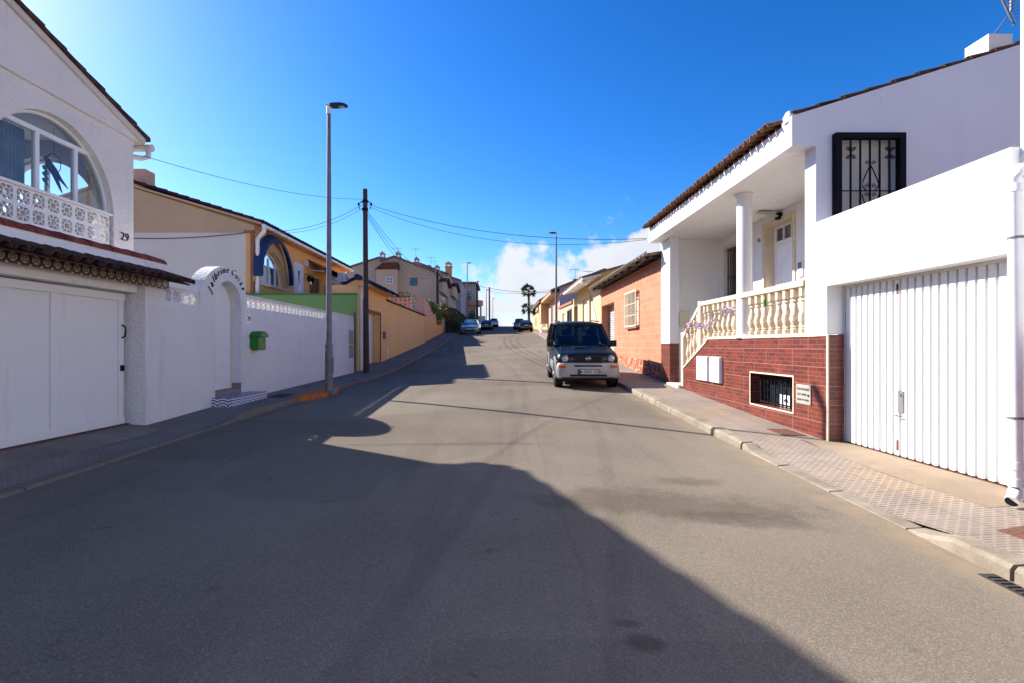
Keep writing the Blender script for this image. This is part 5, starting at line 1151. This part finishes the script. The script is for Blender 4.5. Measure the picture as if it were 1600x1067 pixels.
mb = MB(); mb.box(5.45,10,60.1,72,2.8,7.0); mb.build('wall', M['paleyellow'], rh)
mb = MB(); mb.prism([[(4.6,6.7),(4.6,6.95),(7.4,8.7),(10.4,7.1),(10.4,6.9),(7.4,8.4)]], 'y', 59.9, 72.2); mb.build('roof', M['rust_tile'], rh)
for y in (61.5,65,68.5):
    mb = MB(); mb.box(5.38,5.449,y,y+1.2,4.6,6.2); mb.build('shutter', M['green_plastic'], rh)
lh = thing('peach_house', 'small peach house below the lower palm, last on the right', 'house', (8,78,3.9))
mb = MB(); mb.box(5.75,10,72.4,86,3.3,6.6); mb.build('wall', M['peach_wall'], lh)
mb = MB(); mb.box(5.6,10.2,72.3,86.2,6.602,6.75); mb.build('roof', M['terracotta'], lh)
swin(lh, 5.75, 74, 75.5, 4.6, 5.9, -1, 'darkglass'); swin(lh, 5.75, 79, 80.5, 4.6, 5.9, -1, 'darkglass')

# ---- palms
def palm(x, y, z, hgt, R, label, seed):
    rng = random.Random(seed); t = thing('palm_tree', label, 'palm tree', (x,y,z), group='palms at the top of the street')
    mb = MB(); mb.tube([(x,y,z),(x+.05,y,z+hgt*.5),(x,y,z+hgt)],[.24,.17,.19],8); mb.build('trunk', M['tan_trunk'], t, smooth=50)
    mb = MB()
    p0 = Vector((x,y,z+hgt))
    for i in range(46):
        az_ = rng.uniform(0,2*PI); el = math.asin(rng.uniform(-.62,1.)); L = R*rng.uniform(.82,1.08); d = Vector((math.cos(az_)*math.cos(el),math.sin(az_)*math.cos(el),math.sin(el)))
        mid = p0+d*L*.5; mb.tube([p0, mid],[.03,.018],4)
        b = d.orthogonal().normalized(); b.rotate(Matrix.Rotation(rng.uniform(0,6.28),3,d))
        for k in range(11):                                   # fan blade of separate leaflets
            an = (k-5)/5*1.0; dd = d*math.cos(an)+b*math.sin(an); ll = L*.52*(1-.3*abs(k-5)/5)*rng.uniform(.85,1.1); e = mid+dd*ll-Vector((0,0,ll*.16*rng.uniform(.2,1.4))); m_ = mid+dd*ll*.5; w = (b*math.cos(an)-d*math.sin(an))*.035*R
            mb.add([mid,m_+w,e,m_-w],[(0,1,2,3)])
    mb.build('crown', M['palm_leaf'], t, keep=True)
palm(XU(826,84), 84, 4.2, ZV(456,84)-4.2, 1.55, 'taller palm tree standing before the clouds', 2)
palm(XU(825.5,76), 75, 3.8, ZV(484,75)-3.8, 1.35, 'lower palm tree in front of the taller palm', 5)
bush('shrub', 'small dark shrub beside the parked blue car on the right', 'shrub', (4.7,87,4.5), [(4.8,87,5.0,.45,.8,.6)], 1200, .09, M['leaf'], 'shrubs along the right pavement', 9)

# ================================================================== CARS
def ringc(y, w, z0, zs, z1, cr=.03, tuck=.86):
    hp = [(w*tuck,z0),(w*.98,z0+.07),(w,zs),(w*.985,z1-.10),(w*.94,z1-.025),(w*.84,z1),(w*.4,z1+cr*.8)]
    return [(x,y,z) for x,z in hp]+[(0,y,z1+cr)]+[(-x,y,z) for x,z in hp[::-1]]
def wheel(t, x, y, r, w, rim='silver'):
    mb = MB(); mb.lathe([(r*.62,-w/2),(r*.93,-w/2),(r,-w/2+.03),(r,w/2-.03),(r*.93,w/2),(r*.62,w/2)], (x,y,r), 24, 'x'); wh = mb.build('wheel', M['black'], t, smooth=40, local=True)
    s = 1 if x > 0 else -1; mb = MB(); mb.lathe([(r*.62,s*(w/2-.05)),(r*.58,s*(w/2-.015)),(r*.5,s*(w/2-.04)),(r*.2,s*(w/2-.02)),(r*.12,s*(w/2+.01))], (x,y,r), 20, 'x')
    for k in range(5):
        a = 2*PI*k/5; mb.obox((x+s*(w/2-.025), y+r*.36*math.cos(a), r+r*.36*math.sin(a)), (.012,0,0), (0,.17*r*math.cos(a),.17*r*math.sin(a)), (0,-.06*r*math.sin(a),.06*r*math.cos(a)))
    mb.build('rim', M[rim], wh, smooth=40, local=True)
    return wh
def panel(mb, pts, th=.012):
    pts = [Vector(p) for p in pts]; n = (pts[1]-pts[0]).cross(pts[-1]-pts[0]).normalized()*th
    k = len(pts); mb.add(pts+[p+n for p in pts], [tuple(range(k)), tuple(range(k,2*k))[::-1]]+[(i,(i+1)%k,k+(i+1)%k,k+i) for i in range(k)])
def place(t, x, y, rz, drop=0):
    s = (road_z(x,y+1.3)-road_z(x,y-1.3))/2.6; t.location = (x,y,road_z(x,y)+drop); t.rotation_euler = (math.atan(s), 0, rz)
def offroader():
    t = thing('off_road_car', 'dark blue and silver off-road car parked facing downhill by the right kerb', 'car')
    up = [(-1.91,.62,.66,.80,.87),(-1.895,.74,.66,.81,.90),(-1.85,.80,.66,.82,.94),(-1.76,.835,.66,.82,.97),(-1.6,.848,.66,.82,1.0),(-1.2,.85,.66,.84,1.04),(-.86,.85,.66,.86,1.09),(-.7,.85,.66,.88,1.11),(.6,.86,.66,.9,1.13),(1.9,.85,.66,.9,1.13),(2.06,.80,.66,.9,1.10)]
    mb = MB(); mb.strip_solid([ringc(y,w,z0,zs,z1,.035,.97) for y,w,z0,zs,z1 in up]); mb.build('body', M['navy'], t, smooth=35, local=True)
    lo = [(-1.97,.58,.37,.52,.69),(-1.955,.70,.33,.52,.71),(-1.91,.79,.30,.52,.722),(-1.85,.84,.29,.52,.725),(-1.78,.86,.30,.52,.725),(-1.68,.835,.34,.52,.70),(1.75,.835,.34,.52,.70),(1.98,.83,.33,.52,.70),(2.10,.80,.36,.52,.66)]
    mb = MB(); mb.strip_solid([ringc(y,w,z0,zs,z1,.0,.95) for y,w,z0,zs,z1 in lo]); bp = mb.build('lower_cladding', M['silver'], t, smooth=35, local=True)
    mb = MB(); mb.box(-.38,.38,-1.972,-1.95,.605,.66); mb.box(-.50,.50,-1.975,-1.93,.345,.405); mb.build('air_intake', M['interior'], bp, local=True, bevel=.01)
    for s in (-1,1):
        mb = MB(); mb.obox((s*.70,-1.945,.615),(.095,s*.05,0),(0,.02,0),(0,0,.038)); mb.build('indicator', M['amber'], t, local=True, bevel=.01)
        mb = MB(); mb.lathe([(.098,.03),(.105,-.01),(.092,-.02)], (s*.61,-1.885,.815), 22, 'y'); hl = mb.build('headlight', M['chrome'], t, smooth=40, local=True)
        mb = MB(); mb.lathe([(.088,0),(.07,-.02),(.03,-.03)], (s*.61,-1.897,.815), 22, 'y'); mb.build('lens', M['headlight'], hl, smooth=60, local=True)
        mb = MB(); mb.box(s*.40,s*.49,-1.918,-1.90,.79,.825); mb.build('side_light', M['darkglass'], t, local=True)
        mb = MB(); mb.strip_solid([[(s*(.93-a),-.62+e,1.17-b),(s*(.93+a),-.60+e,1.17-b),(s*(.93+a),-.60+e,1.17+b),(s*(.93-a),-.62+e,1.17+b)] for e,a,b in ((0,.085,.06),(.03,.10,.08),(.12,.09,.07))]); mr = mb.build('wing_mirror', M['black'], t, smooth=40, local=True)
        mb = MB(); mb.bar((s*.82,-.55,1.12),(s*.90,-.56,1.14),.05); mb.build('mirror_arm', M['black'], mr, local=True)
        for y in (-1.28,1.28):
            mb = MB(); mb.tube([(s*.845, y+.44*math.cos(a), .38+.44*math.sin(a)) for a in [math.radians(-12+204*i/20) for i in range(21)]], .034, 8); mb.build('wheel_arch', M['silver'], t, smooth=40, local=True)
            mb = MB(); mb.lathe([(.42,0),(.42,s*.006)], (s*.846,y,.38), 24, 'x'); mb.build('arch_liner', M['interior'], t, local=True)
        # side windows and pillars
        mb = MB(); panel(mb, [(s*.80,-.62,1.13),(s*.815,.42,1.14),(s*.685,.42,1.68),(s*.665,.05,1.68)], -.01*s); mb.build('side_window', M['carglass'], t, local=True)
        mb = MB(); panel(mb, [(s*.815,.54,1.14),(s*.80,1.85,1.14),(s*.675,1.75,1.68),(s*.685,.54,1.68)], -.01*s); mb.build('side_window', M['carglass'], t, local=True)
        for a_, b_, w_ in (((s*.78,-.80,1.10),(s*.645,.0,1.71),.075),((s*.815,.48,1.12),(s*.685,.48,1.71),.09),((s*.79,1.95,1.12),(s*.665,1.85,1.72),.13)):
            mb = MB(); mb.bar(a_, b_, w_); mb.build('pillar', M['navy'], t, local=True)
        mb = MB(); mb.bar((s*.60,0,1.80),(s*.60,1.7,1.83),.035); mb.build('roof_rail', M['black'], t, local=True)
        mb = MB(); mb.box(s*.872,s*.90,-.6,.9,.30,.36); mb.build('side_step', M['black'], t, local=True)
        mb = MB(); mb.box(s*.855,s*.868,-.05,.07,.96,.99); mb.build('door_handle', M['black'], t, local=True)
        mb = MB(); mb.box(s*.80,s*.84,2.03,2.08,.75,1.0); mb.build('tail_light', M['redlens'], t, local=True)
    mb = MB(); panel(mb, [(-.74,-.83,1.11),(.74,-.83,1.11),(.625,-.01,1.71),(-.625,-.01,1.71)], .01); mb.build('windscreen', M['carglass'], t, local=True)
    mb = MB(); panel(mb, [(-.72,2.02,1.14),(.72,2.02,1.14),(.62,1.88,1.68),(-.62,1.88,1.68)], .01); mb.build('rear_window', M['carglass'], t, local=True)
    mb = MB(); mb.strip_solid([[(-w,y,z-.05),(-w*.97,y,z),(-w*.6,y,z+.045),(0,y,z+.06),(w*.6,y,z+.045),(w*.97,y,z),(w,y,z-.05)] for y,w,z in ((-.06,.635,1.715),(.15,.665,1.745),(.9,.68,1.76),(1.7,.67,1.755),(1.92,.63,1.72))]); mb.build('roof', M['navy'], t, smooth=40, local=True)
    mb = MB(); mb.box(-.36,.36,-1.915,-1.895,.715,.885); mb.box(-.62,-.42,-1.912,-1.89,.72,.76); mb.box(.42,.62,-1.912,-1.89,.72,.76); g = mb.build('grille', M['interior'], t, local=True, bevel=.02)
    mb = MB(); mb.tube([(.058*math.cos(a),-1.922,.83+.042*math.sin(a)) for a in [2*PI*i/20 for i in range(21)]],.009,6,cap=False); mb.box(-.075,.075,-1.930,-1.915,.818,.842); mb.build('emblem', M['chrome'], g, local=True)
    mb = MB(); mb.prism([[(-1.30,1.075),(-1.05,1.135),(-.92,1.125),(-.92,1.08)]], 'x', -.32, .10); hs = mb.build('bonnet_scoop', M['navy'], t, bevel=.015, local=True); mb = MB(); mb.box(-.28,.06,-1.29,-1.24,1.07,1.10); mb.build('scoop_mouth', M['interior'], hs, local=True)
    mb = MB(); mb.bar((-.62,-.86,1.115),(-.02,-.80,1.15),.015); mb.bar((.05,-.87,1.115),(.62,-.80,1.15),.015); mb.build('wiper', M['black'], t, local=True)
    mb = MB(); mb.box(-.285,.285,-1.985,-1.96,.40,.545); mb.build('plate_holder', M['black'], bp, local=True)
    mb = MB(); mb.prism([[(-.70,-1.95),(.70,-1.95),(.80,-1.86),(.80,-1.75),(-.80,-1.75),(-.80,-1.86)]], 'z', .27, .315); mb.build('bumper_lip', M['black'], bp, local=True)
    mb = MB(); mb.bar((-.72,-1.80,.985),(-.66,-.95,1.105),.012); mb.build('bonnet_gap', M['black'], t, local=True)
    mb = MB(); mb.bar((.72,-1.80,.985),(.66,-.95,1.105),.012); mb.build('bonnet_gap', M['black'], t, local=True)
    mb = MB(); mb.box(-.27,.27,-1.999,-1.986,.415,.53); p = mb.build('number_plate', M['plate_white'], t, local=True)
    mb = MB(); mb.box(-.27,-.215,-2.002,-1.9995,.417,.528); mb.build('plate_band', M['plate_blue'], p, local=True)
    text_part('plate_lettering', [('M 0903 WP', .118, (.03,-2.004,.432), (1,0,0), (0,0,1), 0, 'local')], M['lettering'], p, .004)
    mb = MB(); mb.box(-.7,.7,-1.7,1.8,.22,.33); mb.box(-.75,.75,-.75,1.9,.9,1.0); mb.build('underbody', M['interior'], t, local=True)
    for x in (-.37,.37):
        mb = MB(); mb.strip_solid([[(x-.24,y,z),(x+.24,y,z),(x+.24,y+.12,z),(x-.24,y+.12,z)] for y,z in ((.10,.9),(.22,1.30),(.25,1.36))]); mb.box(x-.13,x+.13,.25,.33,1.38,1.56); mb.build('seat', M['seat'], t, local=True, bevel=.02)
    mb = MB(); mb.tube([(.37+.18*math.cos(a),-.30+.08*math.sin(a),1.16+.16*math.sin(a)) for a in [2*PI*i/18 for i in range(19)]],.018,6,cap=False); mb.build('steering_wheel', M['black'], t, local=True)
    mb = MB(); mb.box(-.10,.10,.0,.03,1.60,1.655); mb.build('rear_view_mirror', M['black'], t, local=True)
    for x in (-.755,.755):
        for y in (-1.28,1.28): wheel(t, x, y, .365, .24)
    return t
t = offroader(); place(t, 2.45, 15.75, math.radians(-1.5), .01)

def hatch(label, paint, L=4.3, W=.87, H=1.48, hood=.95, face=-1, estate=False):
    t = thing('parked_car', label, 'car', group='cars parked further up the street')
    hL = L/2; q = [(-hL,.62*W/.87,.30,.5,.66),(-hL+.06,.80*W/.87,.22,.5,.74),(-hL+.35,W*.97,.2,.55,.80),(-hL+.95,W,.2,.6,hood),(-.2,W,.2,.6,hood+.02),(hL-.6,W,.2,.6,hood+.05),(hL-.12,W*.95,.24,.6,hood+.02),(hL,W*.84,.32,.55,.80)]
    mb = MB(); mb.strip_solid([ringc(*r) for r in q]); bd = mb.build('body', M[paint], t, smooth=35, local=True)
    a, b, c, d = -hL+.85, -hL+1.75, hL-.75, hL-.18
    if estate: c = hL-.45
    hb, ht = hood+.0, H-.06; wb, wt = W*.86, W*.66
    mb = MB(); mb.strip_solid([[(-wb*k,y,hb-.05),(-wt*k2,y2,z),(0,y2,z+cr),(wt*k2,y2,z),(wb*k,y,hb-.05)] for y,y2,z,k,k2,cr in ((a,a+.02,hb-.03,.98,1.25,0),(b-.4,b-.4,ht-.18,1,1.12,.02),(b,b,ht,1,1,.04),((b+c)/2,(b+c)/2,ht+.02,1,1.02,.05),(c,c,ht-.02,1,.98,.04),(d,d,hb,.96,1.2,0))]); mb.build('cabin', M[paint], t, smooth=35, local=True)
    mb = MB(); panel(mb, [(-wb*.93,a+.06,hb+.01),(wb*.93,a+.06,hb+.01),(wt*.95,b-.03,ht-.02),(-wt*.95,b-.03,ht-.02)], .03); mb.build('windscreen', M['darkglass'], t, local=True)
    mb = MB(); panel(mb, [(wb*.9,d+.01,hb+.04),(-wb*.9,d+.01,hb+.04),(-wt*.92,c+.05,ht-.04),(wt*.92,c+.05,ht-.04)], .03); mb.build('rear_window', M['darkglass'], t, local=True)
    for s in (-1,1):
        for (y0,y1,u0,u1) in ((a+.35,.12,b+.08,.12),(.2,d-.35,.2,c-.12)):
            mb = MB(); panel(mb, [(s*(wb+.006),y0,hb+.03),(s*(wb+.006),y1,hb+.03),(s*(wt+.035),u1,ht-.08),(s*(wt+.035),u0,ht-.08)], -.02*s); mb.build('side_window', M['darkglass'], t, local=True)
        mb = MB(); mb.strip_solid([[(s*W*.5,-hL+.03,.62),(s*W*.90,-hL+.16,.64),(s*W*.94,-hL+.30,.74),(s*W*.58,-hL+.12,.73)],[(s*W*.5,-hL-.0,.60),(s*W*.9,-hL+.13,.61),(s*W*.95,-hL+.27,.72),(s*W*.58,-hL+.09,.71)]]); mb.build('headlight', M['headlight'], t, local=True)
        mb = MB(); mb.box(s*W*.72,s*W*.93,hL-.06,hL+.01,.68,.86); mb.build('tail_light', M['redlens'], t, local=True)
        mb = MB(); mb.box(s*(W-.02),s*(W+.16),a+.35,a+.47,hb+.02,hb+.15); mb.build('wing_mirror', M[paint], t, local=True, bevel=.02)
        for y in (-hL+.85, hL-.8):
            mb = MB(); mb.lathe([(.35,0),(.35,s*.006)], (s*(W-.002),y,.31), 20, 'x'); mb.build('arch_liner', M['interior'], t, local=True); wheel(t, s*(W-.085), y, .31, .2)
    mb = MB(); mb.box(-.45,.45,-hL-.005,-hL+.05,.36,.50); mb.box(-.3,.3,-hL-.008,-hL+.05,.60,.66); mb.build('grille', M['interior'], t, local=True)
    mb = MB(); mb.box(-.26,.26,-hL-.02,-hL,.50,.60); mb.box(-.26,.26,hL,hL+.02,.62,.73); mb.build('number_plate', M['plate_white'], t, local=True)
    return t
t = hatch('pale blue hatchback parked by the left wall, front to the camera', 'lightblue_paint', 4.4, .88, 1.50, .98); place(t, -2.85, 52.2, math.radians(-2))
t = hatch('dark hatchback parked on the left behind the pale blue car', 'navy2', 4.0, .84, 1.45, .95); place(t, -1.85, 76.5, PI)
t = hatch('silver estate car parked on the left nearest the crest', 'silver_paint', 4.4, .86, 1.55, .98, estate=True); place(t, -1.0, 99, PI)
t = hatch('black hatchback parked on the right with its rear to the camera', 'black_paint', 4.0, .86, 1.45, .95); place(t, 3.42, 66.5, PI)
t = hatch('blue car parked on the right ahead of the black hatchback', 'blue_paint', 4.3, .86, 1.62, 1.0, estate=True); place(t, 3.05, 79, PI)

# ================================================================== LIGHT, SKY, CAMERA
SUN_DIR = Vector((-.863, .505, 0)).normalized(); EL = math.radians(33.5)
d = Vector((SUN_DIR.x*math.cos(EL), SUN_DIR.y*math.cos(EL), math.sin(EL)))
L = bpy.data.lights.new('sun', 'SUN'); L.energy = 5.0; L.angle = math.radians(.53); L.color = (1., .93, .82)
lo = bpy.data.objects.new('sun', L); COL.objects.link(lo); lo.rotation_euler = (-d).to_track_quat('-Z', 'Y').to_euler(); lo.location = (-30,20,40)
W = bpy.data.worlds.new('World'); S.world = W; W.use_nodes = True
nt = W.node_tree; nn = nt.nodes; bg = nn['Background']
sky = nn.new('ShaderNodeTexSky'); sky.sky_type = 'NISHITA'; sky.sun_disc = False
sky.sun_elevation = EL; sky.sun_rotation = math.atan2(SUN_DIR.x, SUN_DIR.y); sky.air_density = 1.0; sky.dust_density = .55; sky.ozone_density = 2.2; sky.altitude = 60
bg.inputs['Strength'].default_value = .05
def wm(op, a, b=None, clamp=False):
    x = nn.new('ShaderNodeMath'); x.operation = op; x.use_clamp = clamp
    for i, v in enumerate((a, b)):
        if v is None: continue
        if isinstance(v, bpy.types.NodeSocket): nt.links.new(v, x.inputs[i])
        else: x.inputs[i].default_value = v
    return x.outputs[0]
def wramp(f, lo_, hi_):
    x = nn.new('ShaderNodeMapRange'); x.interpolation_type = 'SMOOTHSTEP'; nt.links.new(f, x.inputs[0])
    for i, v in enumerate((lo_, hi_, 0., 1.)): x.inputs[i+1].default_value = v
    return x.outputs[0]
tc = nn.new('ShaderNodeTexCoord'); sp = nn.new('ShaderNodeSeparateXYZ'); nt.links.new(tc.outputs['Generated'], sp.inputs[0])
hz_ = wm('SQRT', wm('ADD', wm('MULTIPLY', sp.outputs[0], sp.outputs[0]), wm('MULTIPLY', sp.outputs[1], sp.outputs[1])))
ev = wm('DIVIDE', sp.outputs[2], wm('MAXIMUM', hz_, .02)); az = wm('ARCTAN2', sp.outputs[0], sp.outputs[1])
cv = nn.new('ShaderNodeCombineXYZ'); nt.links.new(az, cv.inputs[0]); nt.links.new(ev, cv.inputs[1]); cv.inputs[2].default_value = 3.7
def wnoise(scale, det, rough):
    x = nn.new('ShaderNodeTexNoise'); x.inputs['Scale'].default_value = scale; x.inputs['Detail'].default_value = det; x.inputs['Roughness'].default_value = rough; nt.links.new(cv.outputs[0], x.inputs['Vector']); return x.outputs['Fac']
big = wnoise(7.5, 2, .5); fine = wnoise(19, 7, .62)
# height of the cumulus bank: builds up to the right of the street, thin on the left
top = wm('ADD', wm('MULTIPLY', wramp(az, -.20, -.02), .035), wm('MULTIPLY', wramp(az, .05, .30), .07)); top = wm('ADD', top, .122)
f = wm('SUBTRACT', wm('ADD', top, wm('ADD', wm('MULTIPLY', wm('SUBTRACT', big, .5), .30), wm('MULTIPLY', wm('SUBTRACT', fine, .5), .22))), ev)
mask = wm('MULTIPLY', wramp(f, -.01, .045), wramp(ev, -.02, .0))
gap = wm('MULTIPLY', wramp(ev, .035, .075), 1.); holes = wm('MAXIMUM', gap, wramp(fine, .46, .56)); mask = wm('MULTIPLY', mask, holes)
shade = wm('ADD', wm('MULTIPLY', wramp(f, .02, .12), -.22), wm('ADD', .92, wm('MULTIPLY', wm('SUBTRACT', fine, .5), .5)))
cl = nn.new('ShaderNodeMix'); cl.data_type = 'RGBA'; cl.inputs[6].default_value = (4.6,5.0,6.8,1); cl.inputs[7].default_value = (8.4,8.4,8.4,1); nt.links.new(wm('MULTIPLY', shade, 1., True), cl.inputs[0])
hs = nn.new('ShaderNodeHueSaturation'); hs.inputs['Saturation'].default_value = 1.28; nt.links.new(sky.outputs[0], hs.inputs['Color'])
sc_ = nn.new('ShaderNodeSeparateColor'); nt.links.new(hs.outputs[0], sc_.inputs[0]); cc_ = nn.new('ShaderNodeCombineColor')   # deep, slightly polarised blue of this sky
for i, (k_, p_) in enumerate(((.55,1.58),(1.0,1.25),(1.28,1.28))): nt.links.new(wm('MULTIPLY', wm('POWER', wm('MAXIMUM', sc_.outputs[i], 0.), p_), k_), cc_.inputs[i])
mx = nn.new('ShaderNodeMix'); mx.data_type = 'RGBA'; nt.links.new(wm('MULTIPLY', mask, .93), mx.inputs[0]); nt.links.new(cc_.outputs[0], mx.inputs[6]); nt.links.new(cl.outputs[2], mx.inputs[7])
nt.links.new(mx.outputs[2], bg.inputs['Color'])

cam = bpy.data.cameras.new('camera'); co = bpy.data.objects.new('camera', cam); COL.objects.link(co); S.camera = co
co.location = (0,0,EYE); co.rotation_euler = (PI/2,0,0); cam.sensor_width = 36; cam.lens = 18.0; cam.shift_x = (800-CU)/1600; cam.shift_y = (CV-533.5)/1600; cam.clip_start = .05; cam.clip_end = 8000
vs = S.view_settings; vs.view_transform = 'Standard'; vs.look = 'None'; vs.gamma = 1; vs.exposure = 1.2; vs.use_curve_mapping = False
S.cycles.use_denoising = True; S.cycles.max_bounces = 8; S.cycles.transparent_max_bounces = 12
